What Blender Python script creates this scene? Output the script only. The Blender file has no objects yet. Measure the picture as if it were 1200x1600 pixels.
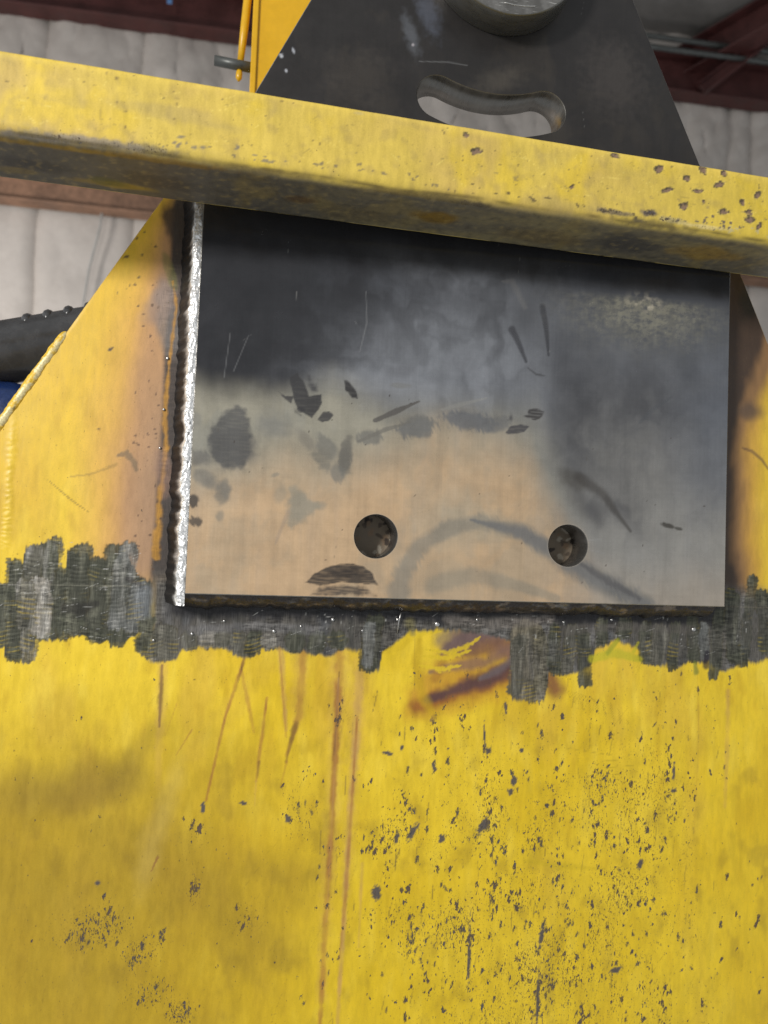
import bpy, math, random
import numpy as np
from mathutils import Vector, Matrix
R = math.radians
random.seed(7)
scene = bpy.context.scene
col = scene.collection

# ------------------------------------------------------------------ camera
cd = bpy.data.cameras.new('camera'); cam = bpy.data.objects.new('camera', cd); col.objects.link(cam)
cam_r, cam_u, cam_f = Vector((0.983983, -0.17436, 0.037109)), Vector((-0.044115, -0.036477, 0.99836)), Vector((0.17272, 0.984006, 0.043585))
cam.matrix_world = Matrix((( cam_r.x, cam_u.x, -cam_f.x, 0.066), (cam_r.y, cam_u.y, -cam_f.y, -0.7643), (cam_r.z, cam_u.z, -cam_f.z, 0.0573), (0, 0, 0, 1)))
cd.sensor_fit = 'VERTICAL'; cd.sensor_height = 36; cd.sensor_width = 36; cd.lens = 25.875
cd.clip_start = 0.02; cd.clip_end = 100
cd.dof.use_dof = True; cd.dof.focus_distance = 0.79; cd.dof.aperture_fstop = 5.2
scene.camera = cam

# ------------------------------------------------------------------ light: shop interior, big daylight opening on the left, added unseen fill for the back wall
w = bpy.data.worlds.new('World'); scene.world = w; w.use_nodes = True
w.node_tree.nodes['Background'].inputs[0].default_value = (0.93, 0.97, 1.0, 1)
w.node_tree.nodes['Background'].inputs[1].default_value = 0.46
def area(name, loc, target, size, power, color, size_y=None):
    l = bpy.data.lights.new(name, 'AREA'); l.energy = power; l.color = color; l.size = size
    if size_y: l.shape = 'RECTANGLE'; l.size_y = size_y
    o = bpy.data.objects.new(name, l); col.objects.link(o); o.location = loc
    o.rotation_euler = (Vector(target) - Vector(loc)).to_track_quat('-Z', 'Y').to_euler()
    return o
area('bay_door_light', (-1.85, -2.30, 1.14), (0.3, 0, 0.1), 0.48, 86, (1.0, 0.97, 0.93), 0.40)
area('wall_fill_light', (-3.2, 2.3, 0.5), (-1.6, 5.0, 1.0), 0.8, 98, (1.0, 0.96, 0.92), 0.5)  # added fill out of view, brightens the lower left of the back wall
scene.view_settings.view_transform = 'Standard'; scene.view_settings.look = 'None'
scene.view_settings.exposure = 0.0; scene.view_settings.gamma = 1.0; scene.view_settings.use_curve_mapping = False

# ------------------------------------------------------------------ numeric helpers
_rng = np.random.RandomState(3)
_perm = np.concatenate([_rng.permutation(512)] * 3)
_ga = _rng.rand(512) * 2 * np.pi
_gx, _gy = np.cos(_ga), np.sin(_ga)
def perlin(x, y, seed=0):
    xi = np.floor(x).astype(np.int64); yi = np.floor(y).astype(np.int64)
    xf = x - xi; yf = y - yi
    u = xf * xf * xf * (xf * (xf * 6 - 15) + 10); v = yf * yf * yf * (yf * (yf * 6 - 15) + 10)
    def g(ix, iy, dx, dy):
        h = _perm[_perm[(ix + seed * 37) & 511] + (iy & 511)] & 511
        return _gx[h] * dx + _gy[h] * dy
    a = g(xi, yi, xf, yf); b = g(xi + 1, yi, xf - 1, yf); c = g(xi, yi + 1, xf, yf - 1); d = g(xi + 1, yi + 1, xf - 1, yf - 1)
    return (a + u * (b - a) + v * ((c + u * (d - c)) - (a + u * (b - a)))) * 1.5
def fbm(x, y, oct=4, seed=0, gain=0.5):
    s = 0; a = 1.0; t = 0
    for i in range(oct):
        s = s + a * perlin(x * 2 ** i + 13.7 * i, y * 2 ** i - 7.3 * i, seed + i); t += a; a *= gain
    return s / t
def sm(a, b, x):
    t = np.clip((x - a) / (b - a), 0, 1); return t * t * (3 - 2 * t)
def srgb(r, g, b):
    f = lambda c: (c / 255 / 12.92) if c / 255 <= 0.04045 else ((c / 255 + 0.055) / 1.055) ** 2.4
    return np.array([f(r), f(g), f(b)])

class Canvas:
    """a dense sheet of points (a: across, b: up, both in metres) that carries colour, roughness, metal, chip density, height"""
    def __init__(s, a0, a1, b0, b1, step):
        na = int(round((a1 - a0) / step)) + 1; nb = int(round((b1 - b0) / step)) + 1
        s.av = np.linspace(a0, a1, na); s.bv = np.linspace(b0, b1, nb)
        s.A, s.B = np.meshgrid(s.av, s.bv)
        s.C = np.zeros(s.A.shape + (3,)); s.R = np.full(s.A.shape, 0.5); s.M = np.zeros(s.A.shape); s.D = np.zeros(s.A.shape); s.H = np.zeros(s.A.shape)
    def grid(s, av, bv):
        s.av, s.bv = av, bv; s.A, s.B = np.meshgrid(av, bv)
        s.C = np.zeros(s.A.shape + (3,)); s.R = np.full(s.A.shape, 0.5); s.M = np.zeros(s.A.shape); s.D = np.zeros(s.A.shape); s.H = np.zeros(s.A.shape)
    def sl(s, a0, a1, b0, b1):
        return (slice(max(0, np.searchsorted(s.bv, b0)), np.searchsorted(s.bv, b1)), slice(max(0, np.searchsorted(s.av, a0)), np.searchsorted(s.av, a1)))
    def put(s, k, m, color=None, rough=None, metal=None, dens=None, dh=0):
        if color is not None:
            c = np.asarray(color, float); s.C[k] = s.C[k] * (1 - m[..., None]) + c * m[..., None]
        if rough is not None: s.R[k] = s.R[k] * (1 - m) + rough * m
        if metal is not None: s.M[k] = s.M[k] * (1 - m) + metal * m
        if dens is not None: s.D[k] = s.D[k] * (1 - m) + dens * m
        if dh: s.H[k] += dh * m
    def blob(s, c, ra, rb, ang, color, op=1.0, soft=0.25, rag=0.25, fr=90, seed=0, bristle=0, **kw):
        q = max(ra, rb) * (1.25 + soft + rag); k = s.sl(c[0] - q, c[0] + q, c[1] - q, c[1] + q)
        A, B = s.A[k], s.B[k]
        if A.size == 0: return
        ca, sa = math.cos(R(ang)), math.sin(R(ang))
        u = ((A - c[0]) * ca + (B - c[1]) * sa) / ra; v = (-(A - c[0]) * sa + (B - c[1]) * ca) / rb
        d = np.sqrt(u * u + v * v) - 1 + rag * fbm(A * fr, B * fr, 3, seed)
        if bristle: d = d + .45 * bristle * perlin((A * 0.9 + B * 0.43) * 430, (B * 0.9 - A * 0.43) * 110, seed + 5) * sm(-.3, .3, perlin(A * 40, B * 40, seed + 8))
        s.put(k, op * (1 - sm(-soft, soft * 0.35 + 0.02, d)), color, **kw)
    def poly(s, pts, color, op=1.0, edge=.0011, rag=.0012, fr=180, seed=0, streak=0, **kw):
        P = np.asarray(pts, float); q = .004; k = s.sl(P[:, 0].min() - q, P[:, 0].max() + q, P[:, 1].min() - q, P[:, 1].max() + q)
        A, B = s.A[k], s.B[k]; best = np.full(A.shape, 9.0); ins = np.zeros(A.shape, bool)
        for i in range(len(P)):
            p, r = P[i], P[(i + 1) % len(P)]; e = r - p; t = np.clip(((A - p[0]) * e[0] + (B - p[1]) * e[1]) / (e @ e + 1e-12), 0, 1)
            best = np.minimum(best, np.hypot(A - p[0] - t * e[0], B - p[1] - t * e[1]))
            c = ((p[1] > B) != (r[1] > B)) & (A < (r[0] - p[0]) * (B - p[1]) / ((r[1] - p[1]) + 1e-12) + p[0]); ins ^= c
        d = np.where(ins, -best, best) + rag * fbm(A * fr, B * fr, 3, seed)
        m = op * (1 - sm(-edge, edge * .4, d))
        if streak: m = m * (1 - streak * sm(-.1, .5, perlin(A * 60, B * 520, seed + 4)))
        s.put(k, m, color, **kw)
    def line(s, pts, widths, color, op=1.0, soft=0.35, rag=0.2, fr=60, seed=0, fade=0, bristle=0, **kw):
        pts = np.asarray(pts, float); W = np.interp(np.linspace(0, 1, len(pts)), np.linspace(0, 1, len(widths)), widths) if np.ndim(widths) else np.full(len(pts), widths)
        q = W.max() * 2 + 0.004; k = s.sl(pts[:, 0].min() - q, pts[:, 0].max() + q, pts[:, 1].min() - q, pts[:, 1].max() + q)
        A, B = s.A[k], s.B[k]
        if A.size == 0: return
        best = np.full(A.shape, 9.0); tt = np.zeros(A.shape); n = len(pts) - 1
        for i in range(n):
            p, e = pts[i], pts[i + 1] - pts[i]; L = e @ e + 1e-12
            t = np.clip(((A - p[0]) * e[0] + (B - p[1]) * e[1]) / L, 0, 1)
            wd = (W[i] + (W[i + 1] - W[i]) * t) / 2
            d = np.hypot(A - p[0] - t * e[0], B - p[1] - t * e[1]) / wd
            mm = d < best; best = np.where(mm, d, best); tt = np.where(mm, (i + t) / n, tt)
        d = best - 1 + rag * fbm(A * fr, B * fr, 3, seed)
        if bristle: d = d + .5 * bristle * perlin((A * 0.9 + B * 0.43) * 400, (B * 0.9 - A * 0.43) * 90, seed + 5) * sm(-.3, .3, perlin(A * 40, B * 40, seed + 8))
        m = op * (1 - sm(-soft, soft * 0.3 + 0.05, d))
        if fade: m = m * (1 - fade * tt) * (.55 + .45 * sm(-.35, .3, fbm(A * 45, B * 26, 3, seed + 2)))
        s.put(k, m, color, **kw)

def link_mesh(name, V, F, mat, parent=None, smooth=True, attrs=None, mats=None, midx=None):
    me = bpy.data.meshes.new(name); V = np.asarray(V, np.float32); F = np.asarray(F, np.int32)
    me.vertices.add(len(V)); me.vertices.foreach_set('co', V.ravel())
    n = F.shape[1]; me.loops.add(F.size); me.loops.foreach_set('vertex_index', F.ravel())
    me.polygons.add(len(F)); me.polygons.foreach_set('loop_start', np.arange(0, F.size, n, dtype=np.int32))
    me.polygons.foreach_set('use_smooth', np.full(len(F), smooth, bool))
    for m in (mats or [mat]): me.materials.append(m)
    if midx is not None: me.polygons.foreach_set('material_index', np.asarray(midx, np.int32))
    me.update(calc_edges=True)
    for an, arr in (attrs or {}).items():
        a = me.attributes.new(an, 'FLOAT_COLOR', 'POINT')
        full = np.ones((len(V), 4), np.float32); full[:, :3] = arr; a.data.foreach_set('color', full.ravel())
    o = bpy.data.objects.new(name, me); col.objects.link(o); o.parent = parent
    return o
def empty(name, loc=(0, 0, 0)):
    o = bpy.data.objects.new(name, None); col.objects.link(o); o.location = loc; o.empty_display_size = 0.05
    return o
def tag(o, label, cat=None, group=None, kind=None):
    if label: o['label'] = label
    if cat: o['category'] = cat
    if group: o['group'] = group
    if kind: o['kind'] = kind
    return o
def grid_faces(nb, na, wrap=False):
    i = np.arange(nb * na).reshape(nb, na)
    if wrap: i = np.vstack([i, i[:1]])
    return np.stack([i[:-1, :-1], i[:-1, 1:], i[1:, 1:], i[1:, :-1]], -1).reshape(-1, 4)
def canvas_mesh(cv, sdf, inset, y, hs, name, mat, parent):
    """keep the sheet inside sdf < -inset, pull its border onto the outline, lift by the painted height"""
    A, B = cv.A.copy(), cv.B.copy()
    ca = (A[:-1, :-1] + A[1:, 1:]) / 2; cb = (B[:-1, :-1] + B[1:, 1:]) / 2
    keep = sdf(ca, cb) < -inset
    F = grid_faces(*A.shape)[keep.ravel()]
    used = np.zeros(A.size, int); np.add.at(used, F.ravel(), 1)
    border = ((used > 0) & (used < 4)).reshape(A.shape)
    e = 1e-5; a, b = A[border], B[border]
    for _ in range(3):
        d = sdf(a, b) + inset; gx = (sdf(a + e, b) - sdf(a - e, b)) / (2 * e); gy = (sdf(a, b + e) - sdf(a, b - e)) / (2 * e)
        L = np.maximum(gx * gx + gy * gy, 1e-6); a = a - d * gx / L; b = b - d * gy / L
    A[border] = a; B[border] = b
    H = cv.H.copy(); H[border] = 0
    u = used > 0; new = np.cumsum(u) - 1
    V = np.stack([A.ravel()[u], (y - H * hs).ravel()[u], B.ravel()[u]], -1)
    at = {'paint': cv.C.reshape(-1, 3)[u], 'finish': np.stack([cv.R, cv.M, cv.D], -1).reshape(-1, 3)[u]}
    return link_mesh(name, V, new[F], mat, parent, True, at)
def rim(outlines, y0, y1, bev, name, mats, parent, midx):
    """bevelled side walls of a plate: outline (closed list, solid on its left), from front y0 to back y1"""
    Vs, Fs, Ms = [], [], []; base = 0
    for ol, mi in zip(outlines, midx):
        p = np.asarray(ol, float); t = np.roll(p, -1, 0) - np.roll(p, 1, 0); t /= np.linalg.norm(t, axis=1)[:, None] + 1e-12
        tp = p - np.roll(p, 1, 0); tn = np.roll(p, -1, 0) - p
        tp /= np.linalg.norm(tp, axis=1)[:, None]; tn /= np.linalg.norm(tn, axis=1)[:, None]
        n = np.stack([-t[:, 1], t[:, 0]], -1); n1 = np.stack([-tp[:, 1], tp[:, 0]], -1)
        sc = 1 / np.maximum(0.3, (n * n1).sum(1))
        q = p + n * (bev * sc)[:, None]
        rings = [(q, y0), (p, y0 + bev), (p, y1 - bev), (q, y1)]
        m = len(p)
        for r_, yy in rings: Vs.append(np.stack([r_[:, 0], np.full(m, yy), r_[:, 1]], -1))
        i = np.arange(m); j = (i + 1) % m
        for k in range(3):
            Fs.append(np.stack([base + k * m + i, base + k * m + j, base + (k + 1) * m + j, base + (k + 1) * m + i], -1)); Ms.append(np.full(m, mi))
        base += 4 * m
    return link_mesh(name, np.vstack(Vs), np.vstack(Fs)[:, ::-1], None, parent, False, None, mats, np.concatenate(Ms))

# ------------------------------------------------------------------ materials
class NT:
    def __init__(s, name):
        s.m = bpy.data.materials.new(name); s.m.use_nodes = True; s.t = s.m.node_tree; s.b = s.t.nodes['Principled BSDF']
    def n(s, kind, **kw):
        o = s.t.nodes.new(kind)
        for k, v in kw.items(): setattr(o, k, v)
        return o
    def l(s, a, b): s.t.links.new(a, b)
    def math(s, op, a, b=None, clamp=False):
        o = s.n('ShaderNodeMath', operation=op, use_clamp=clamp)
        for i, x in enumerate((a, b)):
            if x is None: continue
            if isinstance(x, (int, float)): o.inputs[i].default_value = x
            else: s.l(x, o.inputs[i])
        return o.outputs[0]
    def coords(s, scale=(1, 1, 1), rot=(0, 0, 0)):
        tc = s.n('ShaderNodeTexCoord'); mp = s.n('ShaderNodeMapping'); mp.inputs['Scale'].default_value = scale; mp.inputs['Rotation'].default_value = rot
        s.l(tc.outputs['Object'], mp.inputs['Vector']); return mp.outputs[0]
    def noise(s, vec, scale, detail=4, rough=0.55, dist=0):
        o = s.n('ShaderNodeTexNoise'); o.inputs['Scale'].default_value = scale; o.inputs['Detail'].default_value = detail; o.inputs['Roughness'].default_value = rough; o.inputs['Distortion'].default_value = dist
        s.l(vec, o.inputs['Vector']); return o.outputs['Fac']
    def ramp(s, x, a, b, va=0.0, vb=1.0):
        o = s.n('ShaderNodeMapRange', interpolation_type='SMOOTHSTEP')
        o.inputs['From Min'].default_value = a; o.inputs['From Max'].default_value = b; o.inputs['To Min'].default_value = va; o.inputs['To Max'].default_value = vb
        s.l(x, o.inputs['Value']); return o.outputs[0]
    def mix(s, f, a, b, blend='MIX'):
        o = s.n('ShaderNodeMix', data_type='RGBA', blend_type=blend)
        for i, x in ((0, f), (6, a), (7, b)):
            if isinstance(x, (int, float)): o.inputs[i].default_value = x
            elif isinstance(x, (tuple, list, np.ndarray)): o.inputs[i].default_value = tuple(x) + (1,) if len(x) == 3 else tuple(x)
            else: s.l(x, o.inputs[i])
        return o.outputs[2]
    def bump(s, h, strength, dist, prev=None):
        o = s.n('ShaderNodeBump'); o.inputs['Strength'].default_value = strength; o.inputs['Distance'].default_value = dist
        s.l(h, o.inputs['Height'])
        if prev is not None: s.l(prev, o.inputs['Normal'])
        return o.outputs[0]

def painted(name, grain=0.10, chip_scale=(480, 480, 220), peel=0.25):
    """worn paint: colour and finish come from the sheet, nodes add grain, flaking and relief"""
    t = NT(name)
    a = t.n('ShaderNodeAttribute', attribute_name='paint'); f = t.n('ShaderNodeAttribute', attribute_name='finish')
    sp = t.n('ShaderNodeSeparateColor'); t.l(f.outputs['Color'], sp.inputs[0])
    g1 = t.noise(t.coords((160, 160, 45)), 1.0, 5, 0.6); g2 = t.noise(t.coords(), 900, 3, 0.6); g3 = t.noise(t.coords(), 22, 5, 0.6)
    v = t.math('ADD', t.math('ADD', t.ramp(g1, 0.25, 0.75, -grain, grain), t.ramp(g2, 0.3, 0.7, -grain * 0.55, grain * 0.55)), t.ramp(g3, 0.3, 0.7, -grain * 0.6, grain * 0.6))
    val = t.math('ADD', v, 1.0)
    h = t.n('ShaderNodeVectorMath', operation='SCALE'); t.l(a.outputs['Color'], h.inputs[0]); t.l(val, h.inputs['Scale'])
    lines = t.noise(t.coords((70, 70, 300), (0, R(5), 0)), 1.0, 3, 0.6, 0.3); hair = t.noise(t.coords((900, 900, 90), (0, R(-8), 0)), 1.0, 3, 0.6)
    bare = t.math('MULTIPLY', sp.outputs[1], 2.2, True)
    wh = t.ramp(t.noise(t.coords((26, 26, 16)), 1.0, 3, 0.6), 0.42, 0.60, 0.06, 1.0)
    gv = t.math('ADD', 1.0, t.math('MULTIPLY', bare, t.math('ADD', t.math('MULTIPLY', wh, t.ramp(lines, 0.35, 0.65, -0.45, 0.45)), t.ramp(hair, 0.3, 0.72, -0.28, 0.42))))
    h2 = t.n('ShaderNodeVectorMath', operation='SCALE'); t.l(h.outputs[0], h2.inputs[0]); t.l(gv, h2.inputs['Scale']); h = h2
    # flakes: density channel pushes a stretched noise over its threshold
    c1 = t.noise(t.coords(chip_scale), 1.0, 5, 0.62, 0.4)
    cm = t.noise(t.coords((38, 38, 24)), 1.0, 3, 0.6)
    dens = t.math('MULTIPLY', sp.outputs[2], t.ramp(cm, 0.32, 0.68, 0.62, 1.18))
    x = t.math('ADD', c1, t.math('MULTIPLY', dens, 0.235))
    c2 = t.noise(t.coords((chip_scale[0] * 2.4, chip_scale[1] * 2.1, chip_scale[2] * 1.5)), 1.0, 4, 0.6)
    x = t.math('MAXIMUM', x, t.math('ADD', c2, t.math('MULTIPLY', dens, 0.215)))
    chip = t.ramp(x, 0.735, 0.772)
    edge = t.ramp(x, 0.70, 0.75)
    dark = t.mix(t.ramp(cm, 0.4, 0.62), t.mix(t.ramp(g2, 0.4, 0.6), (0.042, 0.041, 0.047), (0.13, 0.12, 0.115)), (0.11, 0.072, 0.045))
    c = t.mix(t.math('MULTIPLY', edge, 0.35), h.outputs[0], (0.42, 0.30, 0.05))
    c = t.mix(chip, c, dark)
    t.l(c, t.b.inputs['Base Color']); t.l(sp.outputs[1], t.b.inputs['Metallic'])
    rr = t.math('ADD', sp.outputs[0], t.ramp(g1, 0.2, 0.8, -0.08, 0.08)); t.l(rr, t.b.inputs['Roughness'])
    hh = t.math('ADD', t.math('ADD', t.math('MULTIPLY', g1, 0.6), t.math('MULTIPLY', g2, 0.4)), t.math('MULTIPLY', t.math('MULTIPLY', t.math('MULTIPLY', lines, wh), bare), 1.8))
    b1 = t.bump(hh, peel, 0.0006); b2 = t.bump(t.math('SUBTRACT', 1.0, chip), 0.9, 0.0005, b1)
    t.l(b2, t.b.inputs['Normal'])
    return t.m
def mill_plate(name):
    t = NT(name)
    a = t.n('ShaderNodeAttribute', attribute_name='paint'); f = t.n('ShaderNodeAttribute', attribute_name='finish')
    sp = t.n('ShaderNodeSeparateColor'); t.l(f.outputs['Color'], sp.inputs[0])
    g1 = t.noise(t.coords((420, 420, 14)), 1.0, 4, 0.6); g4 = t.noise(t.coords((14, 420, 420)), 1.0, 3, 0.6)
    g2 = t.noise(t.coords(), 700, 3, 0.6); g3 = t.noise(t.coords(), 30, 6, 0.65)
    v = t.math('ADD', t.math('ADD', t.ramp(g1, 0.25, 0.75, -0.035, 0.035), t.ramp(g2, 0.3, 0.7, -0.03, 0.03)), t.math('ADD', t.ramp(g3, 0.3, 0.7, -0.09, 0.09), t.ramp(g4, 0.25, 0.75, -0.02, 0.02)))
    h = t.n('ShaderNodeVectorMath', operation='SCALE'); t.l(a.outputs['Color'], h.inputs[0]); t.l(t.math('ADD', v, 1.0), h.inputs['Scale'])
    t.l(h.outputs[0], t.b.inputs['Base Color']); t.l(sp.outputs[1], t.b.inputs['Metallic'])
    t.l(t.math('ADD', sp.outputs[0], t.ramp(g3, 0.3, 0.7, -0.04, 0.06)), t.b.inputs['Roughness'])
    t.l(t.bump(t.math('ADD', t.math('MULTIPLY', g1, 0.5), t.math('MULTIPLY', g2, 0.5)), 0.10, 0.0002), t.b.inputs['Normal'])
    return t.m
def simple(name, color, rough=0.5, metal=0.0, var=0.15, scale=40, bump=0.1, bdist=0.001, stretch=(1, 1, 1)):
    t = NT(name); n1 = t.noise(t.coords(stretch), scale, 5, 0.6); n2 = t.noise(t.coords(stretch), scale * 7, 3, 0.6)
    v = t.math('ADD', t.ramp(n1, 0.3, 0.7, 1 - var, 1 + var), t.ramp(n2, 0.3, 0.7, -var * 0.5, var * 0.5))
    h = t.n('ShaderNodeVectorMath', operation='SCALE'); h.inputs[0].default_value = tuple(color); t.l(v, h.inputs['Scale'])
    t.l(h.outputs[0], t.b.inputs['Base Color']); t.b.inputs['Metallic'].default_value = metal
    t.l(t.ramp(n1, 0.3, 0.7, max(0.03, rough - 0.08), rough + 0.08), t.b.inputs['Roughness'])
    t.l(t.bump(n2, bump, bdist), t.b.inputs['Normal'])
    return t.m
def bead_material(name):
    t = NT(name)
    a = t.n('ShaderNodeAttribute', attribute_name='paint'); f = t.n('ShaderNodeAttribute', attribute_name='finish')
    sp = t.n('ShaderNodeSeparateColor'); t.l(f.outputs['Color'], sp.inputs[0])
    n1 = t.noise(t.coords(), 500, 4, 0.6); n2 = t.noise(t.coords(), 160, 4, 0.6)
    h = t.n('ShaderNodeVectorMath', operation='SCALE'); t.l(a.outputs['Color'], h.inputs[0]); t.l(t.ramp(n1, 0.3, 0.7, 0.75, 1.2), h.inputs['Scale'])
    t.l(h.outputs[0], t.b.inputs['Base Color']); t.l(sp.outputs[1], t.b.inputs['Metallic']); t.l(sp.outputs[0], t.b.inputs['Roughness'])
    t.l(t.bump(t.math('ADD', n1, n2), 0.35, 0.0008), t.b.inputs['Normal'])
    return t.m
M_yellow = painted('worn_yellow_paint', 0.085, peel=0.34)
M_bar = painted('faded_yellow_paint', 0.10, (330, 330, 330), peel=0.30)
M_mill = mill_plate('mill_scale_steel')
M_cut = simple('cut_steel_edge', (0.30, 0.29, 0.27), 0.38, 0.7, 0.2, 120, 0.2, 0.0006, (1, 0.25, 1))
M_mach = simple('machined_steel', (0.20, 0.19, 0.175), 0.32, 0.75, 0.15, 60, 0.06, 0.0004, (1, 0.15, 1))
M_bead = bead_material('weld_metal')
M_ball = simple('spatter_metal', (0.55, 0.54, 0.52), 0.25, 0.9, 0.2, 300, 0.1)
M_edge = simple('yellow_plate_edge', (0.62, 0.42, 0.09), 0.5, 0.0, 0.35, 120, 0.3, 0.001)

# ------------------------------------------------------------------ the setting: insulated wall and roof, red steel, conduit
def box_vf(x0, x1, y0, y1, z0, z1):
    V = [(x, y, z) for x in (x0, x1) for y in (y0, y1) for z in (z0, z1)]
    F = [(0, 1, 3, 2), (4, 6, 7, 5), (0, 4, 5, 1), (2, 3, 7, 6), (0, 2, 6, 4), (1, 5, 7, 3)]
    return V, F
def join_boxes(name, boxes, mat, parent=None, bevel=0, m=None):
    V, F = [], []
    for bx in boxes:
        v, f = box_vf(*bx); b = len(V); V += v; F += [tuple(i + b for i in q) for q in f]
    V = np.array(V, float)
    if m is not None: V = (np.array(m.to_3x3()) @ V.T).T + np.array(m.translation)
    o = link_mesh(name, V, F, mat, parent, False)
    if bevel:
        md = o.modifiers.new('bevel', 'BEVEL'); md.width = bevel; md.segments = 2
    return o
M_ins = simple('white_insulation_facing', (0.44, 0.40, 0.365), 0.42, 0.0, 0.05, 3, 0.25, 0.01)
M_roof = simple('grey_roof_facing', (0.165, 0.155, 0.145), 0.45, 0.0, 0.12, 2, 0.25, 0.01)
M_red = simple('red_oxide_primer', (0.062, 0.018, 0.016), 0.5, 0.0, 0.25, 6, 0.1)
M_brown = simple('rusty_brown_girt', (0.21, 0.115, 0.07), 0.6, 0.0, 0.3, 5, 0.1)
M_cond = simple('galvanised_conduit', (0.10, 0.105, 0.10), 0.45, 0.4, 0.15, 20, 0.05)
def quilt(name, x0, x1, z0, z1, y, seams, seed):
    """a hanging insulation blanket: soft vertical folds gathered at its seams, sagging between fixings"""
    nx, nz = int((x1 - x0) / 0.02), int((z1 - z0) / 0.03)
    X, Z = np.meshgrid(np.linspace(x0, x1, nx), np.linspace(z0, z1, nz))
    d = np.min([np.abs(X - s_ - 0.03 * perlin(Z * 1.5, Z * 0 + s_, seed)) for s_ in seams], 0)
    fold = fbm(X * 2.2 + 0.9 * Z, Z * 0.9 - .3 * X, 5, seed) * 0.075 + fbm(X * 6 - 3 * Z, Z * 2 + X, 4, seed + 6) * .03 + fbm(X * 9 + Z * 1.2, Z * 0.9, 3, seed + 3) * 0.022 * np.exp(-d / 0.25)
    fold = fold * (.35 + .65 * sm(2.2, 3.2, Z))
    Y = y + fold + 0.09 * np.exp(-(d / 0.045) ** 2)
    return link_mesh(name, np.stack([X, Y, Z], -1).reshape(-1, 3), grid_faces(nz, nx), M_ins, None, True)
wall = tag(quilt('wall', -4.2, 7.0, -2.0, 4.7, 5.0, [-3.2, -1.62, -0.92, 0.75, 2.4, 4.02, 4.25, 5.6], 4), None, kind='structure')
md = wall.modifiers.new('thickness', 'SOLIDIFY'); md.thickness = 0.08; md.offset = 1
# roof blanket slopes up towards the camera side
nx, ny = 260, 120
X, T = np.meshgrid(np.linspace(-4.2, 8.0, nx), np.linspace(0, 1, ny))
Yr = 5.2 - 5.5 * T; Zr = 4.62 + 0.8 * T - 0.10 * np.abs(np.sin(T * 9.0)) + 0.05 * fbm(X * 1.3, T * 7, 4, 9)
roof = tag(link_mesh('ceiling', np.stack([X, Yr, Zr], -1).reshape(-1, 3), grid_faces(ny, nx)[:, ::-1], M_roof, None, True), None, kind='structure')
md = roof.modifiers.new('thickness', 'SOLIDIFY'); md.thickness = 0.08; md.offset = -1
def i_beam(name, p, q, h, bw, mat, label):
    p, q = Vector(p), Vector(q); d = q - p; L = d.length; x = d.normalized(); y = Vector((0, 0, 1)).cross(x).normalized(); z = x.cross(y)
    m = Matrix(((x.x, y.x, z.x, p.x), (x.y, y.y, z.y, p.y), (x.z, y.z, z.z, p.z), (0, 0, 0, 1)))
    return tag(join_boxes(name, [(0, L, -0.006, 0.006, 0.012, h - 0.012), (0, L, -bw / 2, bw / 2, 0, 0.012), (0, L, -bw / 2, bw / 2, h - 0.012, h)], mat, None, 0.004, m), label, 'steel beam', None)
def tube(name, pts, r, mat, parent=None, seg=16, cap=True):
    pts = [Vector(p) for p in pts]; V, F = [], []
    rr = r if isinstance(r, (list, tuple)) else [r] * len(pts)
    for i, p in enumerate(pts):
        t = (pts[min(i + 1, len(pts) - 1)] - pts[max(i - 1, 0)]).normalized()
        a = t.cross(Vector((0.13, 0.31, 1)) if abs(t.z) < 0.9 else Vector((1, 0.2, 0))).normalized(); b = t.cross(a)
        for k in range(seg):
            an = 2 * math.pi * k / seg; V.append(p + rr[i] * (math.cos(an) * a + math.sin(an) * b))
    for i in range(len(pts) - 1):
        for k in range(seg): F.append((i * seg + k, i * seg + (k + 1) % seg, (i + 1) * seg + (k + 1) % seg, (i + 1) * seg + k))
    me = bpy.data.meshes.new(name)
    FF = list(F)
    if cap: FF += [tuple(range(seg - 1, -1, -1)), tuple(range((len(pts) - 1) * seg, len(pts) * seg))]
    me.from_pydata([tuple(v) for v in V], [], FF); me.materials.append(mat)
    for pl in me.polygons: pl.use_smooth = len(pl.vertices) == 4
    o = bpy.data.objects.new(name, me); col.objects.link(o); o.parent = parent
    return o
i_beam('eave_beam', (-4.2, 4.84, 3.79), (7.0, 4.84, 4.04), 0.32, 0.16, M_red, 'dark red steel beam running along the top of the insulated wall')
i_beam('wall_girt', (-4.2, 4.80, 2.40), (7.0, 4.80, 2.40), 0.20, 0.14, M_brown, 'rusty brown horizontal girt behind and below the yellow square tube')
i_beam('rafter', (3.55, 4.95, 4.16), (5.1, 2.9, 4.62), 0.26, 0.22, M_red, 'dark red sloping rafter under the roof insulation, upper right')
i_beam('knee_brace', (3.62, 4.70, 3.92), (4.25, 4.55, 4.45), 0.10, 0.09, M_red, 'short dark red diagonal brace above the beam, upper right')
for dz, lb in ((0.0, 'lower of the two grey conduits above the red beam'), (0.09, 'upper of the two grey conduits above the red beam')):
    tag(tube('conduit', [(-4.2, 4.62, 4.02 + dz), (1.2, 4.62, 4.13 + dz), (7.0, 4.62, 4.30 + dz)], 0.022, M_cond), lb, 'conduit', 'conduits above the red beam')
M_cord = simple('grey_cord', (0.36, 0.35, 0.33), 0.5, 0, 0.1, 20)
tag(tube('hanging_cord', [(-1.12, 4.83, 2.62), (-1.14, 4.82, 2.3), (-1.2, 4.83, 2.0), (-1.25, 4.85, 1.6), (-1.22, 4.85, 1.0), (-1.25, 4.85, 0.2)], 0.009, M_cord, None, 8), 'thin grey cord hanging down the white wall at far left', 'cord')
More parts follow.
